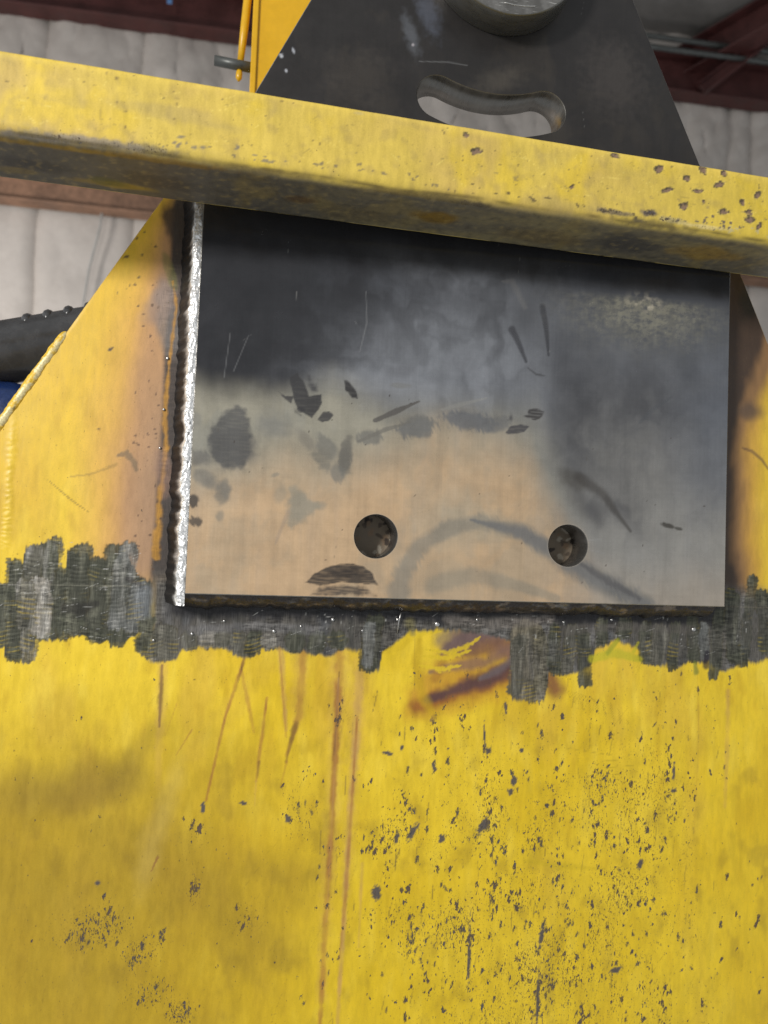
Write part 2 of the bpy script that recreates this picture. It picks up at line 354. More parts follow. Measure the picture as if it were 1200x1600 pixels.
M_blue = simple('blue_strap', (0.10, 0.22, 0.45), 0.5, 0, 0.2, 20)
tag(join_boxes('strap', [(-0.72, -0.685, 4.600, 4.610, 3.90, 4.07)], M_blue, None, 0.002), 'small blue strap hanging from the conduit over the red beam', 'strap')

# ------------------------------------------------------------------ the welded attachment
TH = 0.04
root = tag(empty('welded_attachment', (0.3, 0.04, -0.62)), 'worn yellow steel plate with dark lug plate welded onto its front', 'steel plate')
def parented(o): o.parent = root; o.matrix_parent_inverse = Matrix.Translation(-root.location); return o

# ---- yellow back plate
back_poly = [(-0.34, -0.66), (0.86, -0.66), (0.86, -0.06), (0.645, 0.3985), (0.62, 0.452), (-0.026, 0.452), (-0.34, -0.085)]
def convex_sdf(poly):
    P = np.array(poly); E = np.roll(P, -1, 0) - P; N = np.stack([E[:, 1], -E[:, 0]], -1); N /= np.linalg.norm(N, axis=1)[:, None]
    def f(a, b):
        d = np.full(np.shape(a), -9.0)
        for p, n in zip(P, N): d = np.maximum(d, (a - p[0]) * n[0] + (b - p[1]) * n[1])
        return d
    return f
def steps(*seg):
    o_ = [np.arange(a_, b_, s_) for a_, b_, s_ in seg]; return np.concatenate(o_ + [[seg[-1][1]]])
cv = Canvas(-0.34, 0.86, -0.66, 0.452, 0.1)
cv.grid(steps((-.34, -.205, .003), (-.205, .705, .0013), (.705, .86, .003)), steps((-.66, -.505, .004), (-.505, -.115, .0016), (-.115, .08, .0009), (.08, .452, .0016)))
A, B = cv.A, cv.B; ALL = (slice(None), slice(None))
Y1, Y2, Y3 = srgb(234, 200, 46), srgb(220, 184, 26), srgb(212, 174, 62)
n0 = fbm(A * 6, B * 6, 5, 1); n1 = fbm(A * 16, B * 5, 4, 2); n5 = fbm(A * 45, B * 14, 4, 6); n6 = fbm(A * 5 + 7, B * 4, 4, 8)
cv.C[:] = Y1; cv.put(ALL, sm(-0.1, 0.4, n0), Y2); cv.put(ALL, 0.6 * sm(0.05, 0.5, n1), Y3)
cv.R[:] = 0.46; cv.H += 0.0006 * fbm(A * 9, B * 9, 3, 5)
cv.put(ALL, .55 * sm(.05, .5, n5), srgb(244, 214, 74)); cv.put(ALL, .5 * sm(.1, .5, -n5), srgb(192, 152, 26)); cv.put(ALL, .55 * sm(.0, .4, n6), srgb(212, 170, 10))
low = sm(0.05, -0.35, B); cv.put(ALL, 0.55 * low, srgb(222, 188, 20))
# dusty ochre towards the upper left flank
cv.put(ALL, 0.75 * sm(-0.02, 0.25, B) * sm(0.1, -0.1, A), srgb(222, 178, 52))
# grime hazes and a painted soft shadow on the lower left
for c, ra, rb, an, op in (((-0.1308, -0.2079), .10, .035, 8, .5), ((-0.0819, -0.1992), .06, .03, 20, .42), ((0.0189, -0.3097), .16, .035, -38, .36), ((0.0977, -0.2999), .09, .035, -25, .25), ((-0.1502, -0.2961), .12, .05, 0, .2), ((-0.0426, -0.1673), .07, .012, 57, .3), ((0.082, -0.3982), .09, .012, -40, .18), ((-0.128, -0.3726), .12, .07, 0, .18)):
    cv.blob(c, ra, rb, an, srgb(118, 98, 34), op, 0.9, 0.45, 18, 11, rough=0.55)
cv.put(ALL, .62 * sm(.22, -.02, A + .12 * n0 + .05 * n5) * sm(-.10, -.26, B + .08 * n6), srgb(152, 120, 26), rough=.52)  # broad soft shadow put into the paint as darker mustard
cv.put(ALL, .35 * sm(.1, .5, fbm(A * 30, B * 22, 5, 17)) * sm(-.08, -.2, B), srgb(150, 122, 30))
cv.blob((-0.0248, -0.2689), .014, .05, -8, srgb(206, 178, 92), .35, .9, .4, 40, 3)
cv.blob((-0.0065, -0.2106), .012, .05, -12, srgb(214, 190, 110), .2, .9, .4, 40, 4)
cv.line([(-0.0175, -0.2757), (-0.0231, -0.2897)], [.003, .001], srgb(140, 90, 50), .7)
# chip density: heavy lower right, patches lower left
d = 0.72 * sm(-0.07, -0.24, B + 0.10 * n0) * sm(0.12, 0.34, A + 0.10 * n6) * (1 - 0.6 * sm(0.48, 0.70, A + .1 * n0)) + .12 * n5
d = np.maximum(d, 0.42 * sm(-0.03, -0.10, B) * sm(0.12, 0.3, A) * (1 - 0.5 * sm(0.6, 0.66, A)))
d = np.maximum(d, 0.24 + .1 * n6)
for c, ra, rb, v in (((-0.0776, -0.3438), .05, .03, 1.0), ((-0.0324, -0.3719), .035, .03, .95), ((-0.0178, -0.4113), .03, .02, 1.0), ((0.0151, -0.4328), .02, .02, 1.1), ((0.0222, -0.3099), .012, .02, .9), ((0.0162, -0.2506), .03, .03, .6), ((0.0797, -0.3454), .03, .03, .7), ((0.2347, -0.2573), .05, .03, .95), ((0.2889, -0.363), .08, .05, .95), ((0.4095, -0.4046), .09, .07, .95), ((0.3371, -0.2604), .03, .03, .95), ((0.4663, -0.2135), .06, .04, .9), ((0.1285, -0.227), .03, .05, .7), ((0.2605, -0.3752), .03, .03, 1.0)):
    cv_m = np.exp(-((A - c[0]) / ra) ** 2 - ((B - c[1]) / rb) ** 2); d = np.maximum(d, v * cv_m)
for c, ra, rb in (((0.4333, -0.2956), .09, .009), ((0.4895, -0.1884), .07, .006), ((0.309, -0.3084), .05, .02), ((0.639, -0.2696), .05, .2)):
    d = d * (1 - 0.6 * np.exp(-((A - c[0]) / ra) ** 2 - ((B - c[1]) / rb) ** 2))
cv.D[:] = .70 * d
# single flecks where the paint has let go, mostly tall and ragged, gathered in loose drifts
def fleck(c, big):
    rb = .0012 + .0044 * random.random() ** 2.8 * big; ra = rb * random.uniform(.20, .44) + .0005
    an = random.gauss(-4, 14); sd = random.randrange(60)
    cv.blob(c, ra * 1.3, rb * 1.3, an, None, 1.0, .7, .5, 200, sd, dens=random.uniform(.86, 1.25))
    if rb > .0032: cv.blob(c, ra * .6, rb * .7, an, srgb(58, 55, 58), .9, .4, .8, 330, sd, rough=.55, dh=-.0002)
for _ in range(520):
    while True:
        q = (random.uniform(.02, .70), random.uniform(-.50, -.07))
        pr = min(1, max(0, (-.05 - q[1]) / .16)) * min(1, max(0, (q[0] - .10) / .16)) * (1 if q[0] < .50 else max(.12, 1 - (q[0] - .50) / .16))
        if random.random() < pr: break
    n_ = 1 + int(random.expovariate(.42))
    for _k in range(n_):
        fleck((q[0] + random.gauss(0, .004), q[1] + random.gauss(0, .010)), 1.0 if _k == 0 else .7)
for c, n_, sp_ in [
    ((-0.0776, -0.3438), 34, 0.0154),
    ((-0.0924, -0.3557), 10, 0.0098),
    ((-0.0324, -0.3719), 20, 0.0098),
    ((-0.0178, -0.4113), 14, 0.0084),
    ((0.0151, -0.4328), 16, 0.0084),
    ((-0.057, -0.3193), 6, 0.014),
    ((0.022, -0.3066), 9, 0.0056),
    ((0.016, -0.2473), 9, 0.0098),
    ((0.0797, -0.3454), 10, 0.0112),
    ((-0.0141, -0.3568), 8, 0.0084),
    ((0.2347, -0.2573), 26, 0.0168),
    ((0.2889, -0.363), 34, 0.028),
    ((0.4095, -0.4046), 40, 0.0315),
    ((0.3371, -0.2604), 20, 0.0098),
    ((0.4663, -0.2135), 34, 0.0252),
    ((0.1285, -0.227), 14, 0.014),
    ((0.2605, -0.3752), 22, 0.0126),
    ((0.2518, -0.2335), 10, 0.0084),
    ((0.2478, -0.223), 10, 0.021),
    ((0.3767, -0.201), 12, 0.0084),
    ((0.5235, -0.2661), 10, 0.021),
    ((0.5752, -0.3999), 10, 0.035)]:
    for _k in range(n_): fleck((c[0] + random.gauss(0, sp_), c[1] + random.gauss(0, sp_ * .8)), .9)
for _ in range(120): fleck((random.uniform(-.18, .68), random.uniform(-.5, -.06)), .25)
CH = srgb(74, 70, 76)
CHIPS = [((0.2222, -0.1719), 0.0063, 0.0021, -10), ((0.237, -0.1658), 0.0021, 0.0042, -20), ((0.2715, -0.1338), 0.0028, 0.0056, -20), ((0.3357, -0.1705), 0.0042, 0.0035, 0), ((0.3314, -0.154), 0.0013, 0.0154, 4), ((0.274, -0.1866), 0.0028, 0.0056, 20), ((0.0261, -0.2258), 0.0024, 0.007, 0), ((0.5655, -0.2192), 0.0042, 0.0028, 0), ((0.565, -0.197), 0.0018, 0.0112, 0), ((0.4056, -0.3776), 0.0028, 0.0154, -8), ((0.4969, -0.4213), 0.0084, 0.0035, 10), ((0.2143, -0.3217), 0.0056, 0.0084, 0), ((0.4031, -0.4464), 0.0021, 0.028, 0), ((0.3214, -0.3924), 0.0018, 0.035, 0), ((0.3331, -0.2532), 0.0049, 0.0098, -35), ((-0.091, 0.2507), 0.0024, 0.0024, 0), ((0.3553, -0.122), 0.0018, 0.0063, 5), ((0.2895, -0.1678), 0.0014, 0.0014, 0), ((0.3758, -0.1702), 0.0028, 0.0028, 0), ((0.0675, -0.2222), 0.0035, 0.0021, -10), ((0.1154, -0.2402), 0.0035, 0.0042, 0), ((-0.0755, -0.2992), 0.0028, 0.0028, 0), ((0.5243, -0.3026), 0.0035, 0.0063, -20), ((0.3677, -0.2044), 0.0035, 0.007, 0), ((0.3643, -0.2165), 0.0042, 0.0042, 0), ((0.2856, -0.2658), 0.0042, 0.0056, -20), ((0.2526, -0.2578), 0.0035, 0.0112, -30), ((0.2349, -0.2642), 0.0028, 0.0063, -20)]
for c, ra, rb, an in CHIPS: cv.blob(c, ra, rb, an, CH, .95, .3, .8, 260, int(abs(c[0]) * 9999) % 50, rough=.5)
for k in range(90):
    c = (random.uniform(.15, .62), random.uniform(-.49, -.10)); L = random.uniform(.006, .03); an = random.gauss(88, 8)
    cv.line([c, (c[0] + L * math.cos(R(an)) * .5 + random.gauss(0, .0006), c[1] + L * .5), (c[0] + L * math.cos(R(an)), c[1] + L)], [.0006, .0017, .0006], srgb(104, 88, 46), random.uniform(.25, .7), .7, 1.1, 260, k)
# faint rubbed ripples
for p, q in [((0.4258, -0.1679), (0.4852, -0.1773)), ((0.4655, -0.1844), (0.5094, -0.1821)), ((0.4776, -0.1919), (0.5136, -0.1895)), ((0.4739, -0.2006), (0.5097, -0.1983))]: cv.line([p, q], [.001, .004, .001], srgb(176, 150, 30), .55, .8)
cv.line([(0.3833, -0.2938), (0.4218, -0.3002), (0.4766, -0.3066)], [.004, .011, .003], srgb(196, 168, 20), .5, .8)
# heat tint beside the plate, left flank: ochre -> rose brown -> grey
xw = np.interp(B, [0.0, 0.42], [-0.012, -0.006])        # toe of the weld
dl = xw - A
flank = (A < 0.05) & (B > -0.02)
jit = 0.012 * fbm(A * 20, B * 9, 4, 21)
wid = np.interp(B, [0.0, 0.08, 0.2, 0.33, 0.42], [1.15, 1.1, 1.0, 0.75, 0.35])
top = sm(-0.03, 0.03, B + jit)
cv.put(ALL, flank * top * .8 * sm(0.115, 0.06, (dl + jit) / wid), srgb(214, 162, 86))
cv.put(ALL, flank * top * .85 * sm(0.080, 0.046, (dl + jit) / wid), srgb(184, 140, 100), rough=.5)
cv.put(ALL, flank * top * .55 * sm(0.060, 0.030, (dl + jit * .8) / wid) * sm(0.30, 0.12, B), srgb(152, 126, 106), rough=.5)
cv.put(ALL, flank * sm(0.0, 0.02, B) * .95 * sm(0.030, 0.023, dl + 0.35 * jit), srgb(60, 56, 55), rough=.55, metal=.2)
# grey ground patches and green-yellow slivers beside the weld top
cv.blob((-0.0344, 0.2871), .014, .05, 8, srgb(118, 112, 108), .75, .5, .35, 40, 31, metal=.2)
cv.blob((-0.0419, 0.3072), .016, .03, -25, srgb(140, 122, 112), .6, .5, .35, 40, 32)
cv.blob((-0.021, 0.3964), .026, .03, 10, srgb(70, 62, 56), .9, .4, .4, 40, 33, metal=.2)
cv.blob((-0.0342, 0.3391), .006, .020, 18, srgb(120, 116, 62), .6, .35, .35, 60, 34)
cv.line([(-0.0311, 0.329), (-0.0258, 0.3018), (-0.0304, 0.2461), (-0.0323, 0.1911), (-0.0291, 0.1503), (-0.0323, 0.1094), (-0.0339, 0.062), (-0.0345, 0.0351)], [.002, .005, .003, .007, .004, .009, .008], srgb(196, 142, 46), .7, .9, 1.3, 70, 35)
cv.blob((-0.0312, 0.1264), .01, .03, 10, srgb(150, 118, 100), .5, .5, .4)
cv.line([(-0.1233, 0.1148), (-0.1046, 0.1184), (-0.0891, 0.1246), (-0.0785, 0.1306)], [.002, .004], srgb(150, 120, 60), .5, .6, .9, 300, 36)
cv.line([(-0.0771, 0.1394), (-0.0689, 0.1426), (-0.0621, 0.1349), (-0.0584, 0.1249)], [.004, .009, .004], srgb(122, 104, 78), .75, .5, .7, 200, 37)
cv.line([(-0.1448, 0.1103), (-0.1221, 0.0916), (-0.1038, 0.0792)], [.001, .0018, .001], srgb(140, 112, 40), .7)
for k in range(46):
    z_ = random.uniform(.02, .33); c = (-.046 + .02 * (.33 - z_) / .33 - abs(random.gauss(0, .018)), z_)
    cv.blob(c, random.uniform(.0006, .0018), random.uniform(.0006, .0018), 0, srgb(88, 66, 50), .85, .5, .5, 400, k)
# worn edge specks on the sloping edge
for i_, c in enumerate([(-0.08, 0.3503), (-0.0693, 0.3721), (-0.0639, 0.3547), (-0.0506, 0.3652), (-0.066, 0.3304), (-0.0651, 0.2995), (-0.091, 0.2507), (-0.0632, 0.3798)]): cv.blob(c, .0016 + .0012 * (i_ % 3 == 0), .0013, 30, srgb(84, 72, 50), .85, .4, .9, 260, 7 + i_)
# right flank: soot and heat beside the plate
dr = A - 0.600
rf = (A > 0.55) & (B > -0.02)
j2 = 0.014 * fbm(A * 18 + 4, B * 10, 4, 41)
cv.put(ALL, rf * .85 * sm(0.095, 0.055, dr + j2 - 0.05 * sm(0.25, 0.36, B)), srgb(196, 146, 70))
cv.put(ALL, rf * .85 * sm(0.066, 0.046, dr + j2 - 0.05 * sm(0.2, 0.36, B)), srgb(128, 96, 70))
cv.put(ALL, rf * .9 * sm(0.052, 0.036, dr + 1.6 * j2 - 0.03 * sm(0.2, 0.36, B)), srgb(58, 46, 40))
cv.blob((0.6577, 0.3736), .02, .03, 0, srgb(48, 44, 36), .9, .6, .5, 30, 42)
cv.blob((0.6574, 0.2384), .02, .014, 0, srgb(90, 74, 62), .8, .7, .5, 30, 43)
cv.line([(0.6478, 0.1906), (0.6609, 0.1874), (0.6742, 0.178), (0.6849, 0.1651)], [.003, .006, .003], srgb(110, 84, 58), .7, .6)
# bare, dirty steel that shows through the holes
for c in ((0.1985, 0.065), (0.4215, 0.0635), (0.197, 0.065), (0.43, 0.064)):
    cv.blob(c, .034, .034, 0, srgb(140, 126, 108), 1, .15, .1, 40, 51, rough=.6)
    for k in range(26):
        p = (c[0] + random.uniform(-.026, .026), c[1] + random.uniform(-.026, .026))
        cv.blob(p, random.uniform(.002, .006), random.uniform(.0015, .005), random.uniform(0, 180), random.choice([srgb(52, 44, 40), srgb(92, 80, 68), srgb(196, 186, 168), srgb(150, 126, 102)]), .9, .25, .6, 200, k)
# rust-brown drips below the ground band
RU, RD = srgb(158, 100, 48), srgb(84, 52, 34)
for pts, wd, c, op, fd in [
    ([(0.1636, -0.0316), (0.1635, -0.1182), (0.162, -0.2551), (0.1588, -0.4297)], [0.0246, 0.0227, 0.0208, 0.0132], 2, 0.28, 0.2),
    ([(0.1865, -0.0766), (0.1838, -0.1872), (0.1808, -0.3236)], [0.0227, 0.0208, 0.0132], 2, 0.25, 0.3),
    ([(0.1204, -0.0324), (0.1218, -0.1318)], [0.0227, 0.017], 2, 0.3, 0.4),
    ([(-0.0226, -0.0783), (-0.0222, -0.1114), (-0.0221, -0.1412)], [0.0038, 0.0057, 0.0028], 1, 0.8, 0),
    ([(-0.0216, -0.0716), (-0.0213, -0.1445), (-0.021, -0.2037)], [0.0132, 0.0113, 0.0076], 2, 0.35, 0.6),
    ([(0.062, -0.0694), (0.0448, -0.1315), (0.029, -0.218)], [0.0047, 0.0038, 0.0028], 0, 0.85, 0.2),
    ([(0.062, -0.0694), (0.0542, -0.1047)], [0.0038, 0.0028], 1, 0.7, 0.5),
    ([(0.06, -0.0844), (0.0682, -0.1181), (0.0756, -0.1485)], [0.0038, 0.0057, 0.0028], 0, 0.6, 0.3),
    ([(0.0986, -0.0534), (0.1039, -0.0977), (0.1094, -0.1454)], [0.0085, 0.0076, 0.0047], 2, 0.75, 0.3),
    ([(0.0979, -0.0534), (0.1096, -0.1522)], [0.0028, 0.0028], 0, 0.6, 0.3),
    ([(0.1252, -0.0323), (0.1242, -0.0908), (0.1225, -0.1318), (0.1112, -0.1726)], [0.0104, 0.0104, 0.0095, 0.0038], 0, 0.6, 0.1),
    ([(0.1193, -0.1387), (0.1108, -0.1793)], [0.0076, 0.0028], 1, 0.8, 0.1),
    ([(0.1115, -0.1793), (0.1058, -0.2063)], [0.0028, 0.0019], 0, 0.5, 0.6),
    ([(0.0875, -0.1114), (0.0835, -0.1587), (0.0799, -0.199)], [0.0028, 0.0047, 0.0038], 0, 0.8, 0.2),
    ([(0.0823, -0.1789), (0.0811, -0.1957)], [0.0038, 0.0028], 1, 0.6, 0.2),
    ([(0.0799, -0.199), (0.0797, -0.2258)], [0.0028, 0.0019], 2, 0.5, 0.6),
    ([(0.1636, -0.0316), (0.1638, -0.0906), (0.1635, -0.1869), (0.1619, -0.2686), (0.1602, -0.363), (0.1585, -0.4563)], [0.0104, 0.0104, 0.0085, 0.0076, 0.0076, 0.0057], 0, 0.8, 0.15),
    ([(0.1642, -0.0837), (0.1634, -0.132), (0.1622, -0.1732)], [0.0019, 0.0038, 0.0019], 1, 0.6, 0.3),
    ([(0.1638, -0.0906), (0.1635, -0.1869), (0.161, -0.3496)], [0.0028, 0.0028, 0.0019], 2, 0.4, 0.3),
    ([(0.1868, -0.0835), (0.1855, -0.1597), (0.1816, -0.2557), (0.1798, -0.3505), (0.1771, -0.4576)], [0.0123, 0.0104, 0.0076, 0.0066, 0.0047], 2, 0.7, 0.1),
    ([(0.1858, -0.1321), (0.1831, -0.242), (0.1808, -0.3236), (0.1765, -0.3907)], [0.0028, 0.0038, 0.0047, 0.0019], 0, 0.7, 0.3),
    ([(0.1976, -0.2903), (0.1969, -0.3784)], [0.0047, 0.0028], 2, 0.5, 0.5),
    ([(-0.0057, -0.1181), (-0.0158, -0.1511)], [0.0014, 0.0009], 0, 0.4, 0.3),
    ([(0.0112, -0.1447), (-0.0038, -0.1711)], [0.0019, 0.0014], 0, 0.6, 0.3),
    ([(0.6342, -0.1035), (0.6339, -0.1792), (0.6325, -0.2394)], [0.0066, 0.0076, 0.0047], 2, 0.4, 0.4),
    ([(0.5933, -0.0809), (0.5965, -0.1563), (0.593, -0.2682)], [0.0019, 0.0019, 0.0014], 0, 0.3, 0.3),
    ([(0.2462, -0.0195), (0.2492, -0.1043)], [0.0019, 0.0019], 1, 0.4, 0.4),
    ([(0.1008, -0.0567), (0.0124, -0.1713)], [0.0284, 0.0284], 2, 0.12, 0.2)]:
    cv.line(pts, wd, RU if c == 0 else (RD if c == 1 else srgb(186, 142, 92)), op, .7, .5, 120, int(abs(pts[0][0]) * 9999) % 40, fade=fd, rough=.55)
# scorched smears
for pts, wd, c, op in [
    ([(0.36, -0.0281), (0.3148, -0.0361), (0.278, -0.0474)], [0.056, 0.0493, 0.0224], (126, 108, 96), 0.7),
    ([(0.3619, -0.0896), (0.3025, -0.1148), (0.2443, -0.1288)], [0.0448, 0.0403, 0.0224], (196, 146, 34), 0.6),
    ([(0.353, -0.05), (0.3159, -0.0684), (0.2795, -0.09), (0.2545, -0.1078)], [0.0672, 0.0672, 0.056, 0.0336], (190, 136, 40), 0.75),
    ([(0.3602, -0.0354), (0.3224, -0.0396), (0.2966, -0.0493), (0.2785, -0.0616)], [0.0269, 0.0336, 0.0291, 0.0112], (104, 84, 88), 0.9),
    ([(0.3646, -0.0534), (0.3305, -0.0553), (0.297, -0.0629)], [0.0224, 0.0246, 0.0112], (120, 84, 66), 0.8),
    ([(0.3652, -0.0751), (0.3391, -0.0897), (0.3021, -0.1041), (0.2513, -0.1218)], [0.0336, 0.0314, 0.0269, 0.0224], (146, 84, 36), 0.85),
    ([(0.3673, -0.0693), (0.3428, -0.0861), (0.3094, -0.0984), (0.2641, -0.1134)], [0.0224, 0.0246, 0.0202, 0.0112], (84, 58, 60), 0.9),
    ([(0.3612, -0.068), (0.3464, -0.0796), (0.3241, -0.0898)], [0.0134, 0.0134, 0.0067], (112, 102, 104), 0.6),
    ([(0.3571, -0.0593), (0.331, -0.0711), (0.2864, -0.0772), (0.266, -0.083)], [0.0202, 0.0179, 0.0134, 0.0067], (128, 96, 84), 0.75),
    ([(0.2787, -0.0687), (0.2721, -0.0901)], [0.0202, 0.0112], (150, 100, 36), 0.5),
    ([(0.4065, -0.0908), (0.4146, -0.1025)], [0.0269, 0.0246], (122, 70, 50), 0.85),
    ([(0.2411, -0.0409), (0.2215, -0.0588), (0.2134, -0.0729)], [0.0157, 0.0202, 0.0112], (226, 192, 28), 0.7),
    ([(0.2523, -0.0478), (0.2497, -0.0761), (0.2582, -0.1113), (0.2736, -0.1324)], [0.009, 0.0112, 0.0157, 0.009], (196, 160, 16), 0.6)]:
    cv.line(pts, wd, srgb(*c), op, .8, .45, 50, 61, rough=.45)
for pts in [
    [(0.26, -0.0583), (0.2859, -0.0616), (0.3079, -0.0542), (0.3225, -0.0432)],
    [(0.2566, -0.0654), (0.2861, -0.0672), (0.3118, -0.0584)],
    [(0.2414, -0.0479), (0.2557, -0.0406), (0.2776, -0.0367)],
    [(0.2533, -0.076), (0.2791, -0.0801), (0.3012, -0.0757)],
    [(0.2145, -0.0623), (0.2307, -0.0516), (0.241, -0.0373)]]:
    cv.line(pts, [.002, .008, .003], srgb(222, 190, 34), .85, .6, 1.0, 220, 62)
# fine scratches on the paint
for k in range(150):
    c = (random.uniform(-.18, .68), random.uniform(-.48, -.05)); an = random.gauss(78, 16); L = random.uniform(.006, .035)
    dx, dz = L * math.cos(R(an)), L * math.sin(R(an))
    cv.line([c, (c[0] + dx, c[1] + dz)], [.0006, .0016, .0006], srgb(150, 122, 26), random.uniform(.2, .5), .8)
for k in range(16):
    c = (0.4239, -0.1002); o_ = k * .0042
    cv.line([(c[0] + o_, c[1] - .3 * o_), (c[0] + o_ + .022, c[1] - .024 - .3 * o_)], [.0005, .0014, .0005], srgb(150, 124, 30), .5, .8)
# ground band: base grey below the plate, then single grinder passes with chatter
bz_x = [-0.0612, -0.0473, -0.0311, -0.0086, -0.0026, 0.0073, 0.0137, 0.0336, 0.0505, 0.064, 0.0785, 0.0974, 0.1044, 0.1286, 0.1495, 0.1738, 0.188, 0.1923, 0.2081, 0.2109, 0.2305, 0.241, 0.285, 0.3299, 0.3582, 0.3626, 0.401, 0.4063, 0.4235, 0.4391, 0.4586, 0.4621, 0.4858, 0.5176, 0.527, 0.5549, 0.5707, 0.5846, 0.6015, 0.6287, 0.6524, 0.6713, 0.7129]
bz_z = [-0.0489, -0.0718, -0.075, -0.0715, -0.0614, -0.0633, -0.0592, -0.0596, -0.0655, -0.0681, -0.0611, -0.0582, -0.0622, -0.0633, -0.0644, -0.0586, -0.0598, -0.0807, -0.082, -0.0624, -0.0481, -0.0373, -0.0366, -0.0395, -0.0463, -0.1127, -0.1141, -0.0821, -0.0849, -0.0834, -0.0744, -0.0559, -0.0445, -0.0553, -0.0724, -0.0736, -0.075, -0.0658, -0.0702, -0.0807, -0.0698, -0.0696, -0.0569]
jb = 0.004 * fbm(A * 60, B * 40, 3, 71) + .0022 * perlin(A * 300, B * 24, 77)
lowb = np.interp(A, bz_x, bz_z) + jb
band = sm(-0.003, 0.003, B - lowb) * sm(0.03, 0.005, B) * sm(-.040, -.030, A)
cv.put(ALL, band, srgb(96, 92, 86), rough=.42, metal=.45, dens=0)
cv.put(ALL, band * .7 * sm(0, .5, fbm(A * 60, B * 14, 4, 72)), srgb(66, 66, 62))
cv.put(ALL, band * .55 * sm(0.0, .45, fbm(A * 70, B * 16, 4, 73)), srgb(134, 132, 130)); cv.put(ALL, band * .35 * sm(0.1, .5, fbm(A * 30, B * 20, 4, 74)), srgb(86, 92, 102))
cv.put(ALL, .9 * sm(-.034, -.022, B + jb * 1.3) * sm(.02, .005, B) * sm(-.03, -.01, A) * sm(.65, .62, A), srgb(38, 37, 40), rough=.4, metal=.4, dens=0)
def grind(xc, wd, zt, zb, tone, seed, bright=0):
    k = cv.sl(xc - wd, xc + wd, zb - .012, zt + .012); a, b = cv.A[k], cv.B[k]
    if a.size == 0: return
    ax = xc + .10 * math.sin(seed * 2.3) * (b - (zt + zb) / 2) + .003 * perlin(b * 22, b * 0 + seed, seed) + .0012 * perlin(b * 90, b * 0, seed + 1)      # the pass wanders
    hw = wd / 2 * (1 + .18 * perlin(b * 35 + seed, b * 0, seed + 2)); r_ = wd * .46
    qx = np.abs(a - ax) - (hw - r_); qz = np.abs(b - (zt + zb) / 2) - ((zt - zb) / 2 - r_)
    d = np.hypot(np.maximum(qx, 0), np.maximum(qz, 0)) + np.minimum(np.maximum(qx, qz), 0) - r_
    ph = (b + (.25 * math.sin(seed * 1.7)) * (a - xc) - 9 * (a - xc) ** 2 + .0012 * fbm(a * 50, b * 60, 2, seed)) / (.0046 + .0005 * math.sin(seed)) * 2 * np.pi
    rip = np.sin(ph); amp = sm(-.35, .35, fbm(a * 45 + seed, b * 30, 3, seed + 4))
    d = d + .0007 * rip * amp + .0020 * fbm(a * 120, b * 120, 3, seed) + .0034 * perlin(a * 330, b * 26, seed + 13) * sm(.014, .0, np.minimum(zt - b, b - zb))
    m = 1 - sm(-.0016, .0008, d)
    mid = 1 - .55 * sm(.008, .03, np.minimum(zt - b, b - zb))          # neighbouring passes run together away from their ends
    cv.put(k, m * .93 * mid, srgb(*tone), rough=.42, metal=.4, dens=0, dh=-.2e-3)
    st = fbm(a * 170, b * 16, 3, seed + 3); lump = fbm(a * 55, b * 40, 3, seed + 6)
    cv.put(k, m * .6 * sm(-.05, .45, st), srgb(tone[0] + 40, tone[1] + 38, tone[2] + 36))
    cv.put(k, m * .5 * sm(0, .5, lump), srgb(48, 50, 42))
    cv.put(k, m * .28 * amp * sm(.1, .9, rip), srgb(36, 38, 31))
    cv.put(k, m * .5 * sm(.3, .9, -rip) * sm(.15, .5, fbm(a * 30, b * 26, 3, seed + 9)), srgb(176, 152, 48))
    rimm = np.exp(-((d + .0003) / .0008) ** 2) * sm(-.2, .3, fbm(a * 50, b * 50, 2, seed + 12))
    cv.put(k, .5 * rimm, srgb(70, 62, 30))
    cv.H[k] += -.00010 * rip * m * amp
    if bright: cv.put(k, bright * m * sm(-.05, .4, fbm(a * 110, b * 24, 3, seed + 11)), srgb(176, 172, 164), rough=.35, metal=.5)
lt = np.interp(A, [-0.2564, -0.2269, -0.2035, -0.1848, -0.1777, -0.1775, -0.1644, -0.1626, -0.1492, -0.1482, -0.1322, -0.1294, -0.1219, -0.1218, -0.1017, -0.0986, -0.0836, -0.0813, -0.0624, -0.0516, -0.0353], [0.0085, 0.0062, 0.0133, 0.0028, 0.0056, 0.0238, 0.0281, 0.0399, 0.043, 0.047, 0.0476, 0.0188, 0.0177, 0.0388, 0.0381, 0.0276, 0.0295, 0.0349, 0.0395, 0.0145, 0.0116]) + 1.6 * jb; lb_ = np.interp(A, [-0.2564, -0.2269, -0.2035, -0.1848, -0.1777, -0.1775, -0.1644, -0.1626, -0.1492, -0.1482, -0.1322, -0.1294, -0.1219, -0.1218, -0.1017, -0.0986, -0.0836, -0.0813, -0.0624, -0.0516, -0.0353], [-0.0675, -0.0621, -0.0669, -0.059, -0.0602, -0.0717, -0.0729, -0.0729, -0.0611, -0.0533, -0.0531, -0.0505, -0.0497, -0.0464, -0.0474, -0.0526, -0.055, -0.0563, -0.0548, -0.0467, -0.0451]) + 1.4 * jb
lm_ = sm(-.0015, .0015, lt - B) * sm(-.0015, .0015, B - lb_) * sm(-.030, -.040, A)
cv.put(ALL, lm_, srgb(70, 70, 60), rough=.42, metal=.35, dens=0)
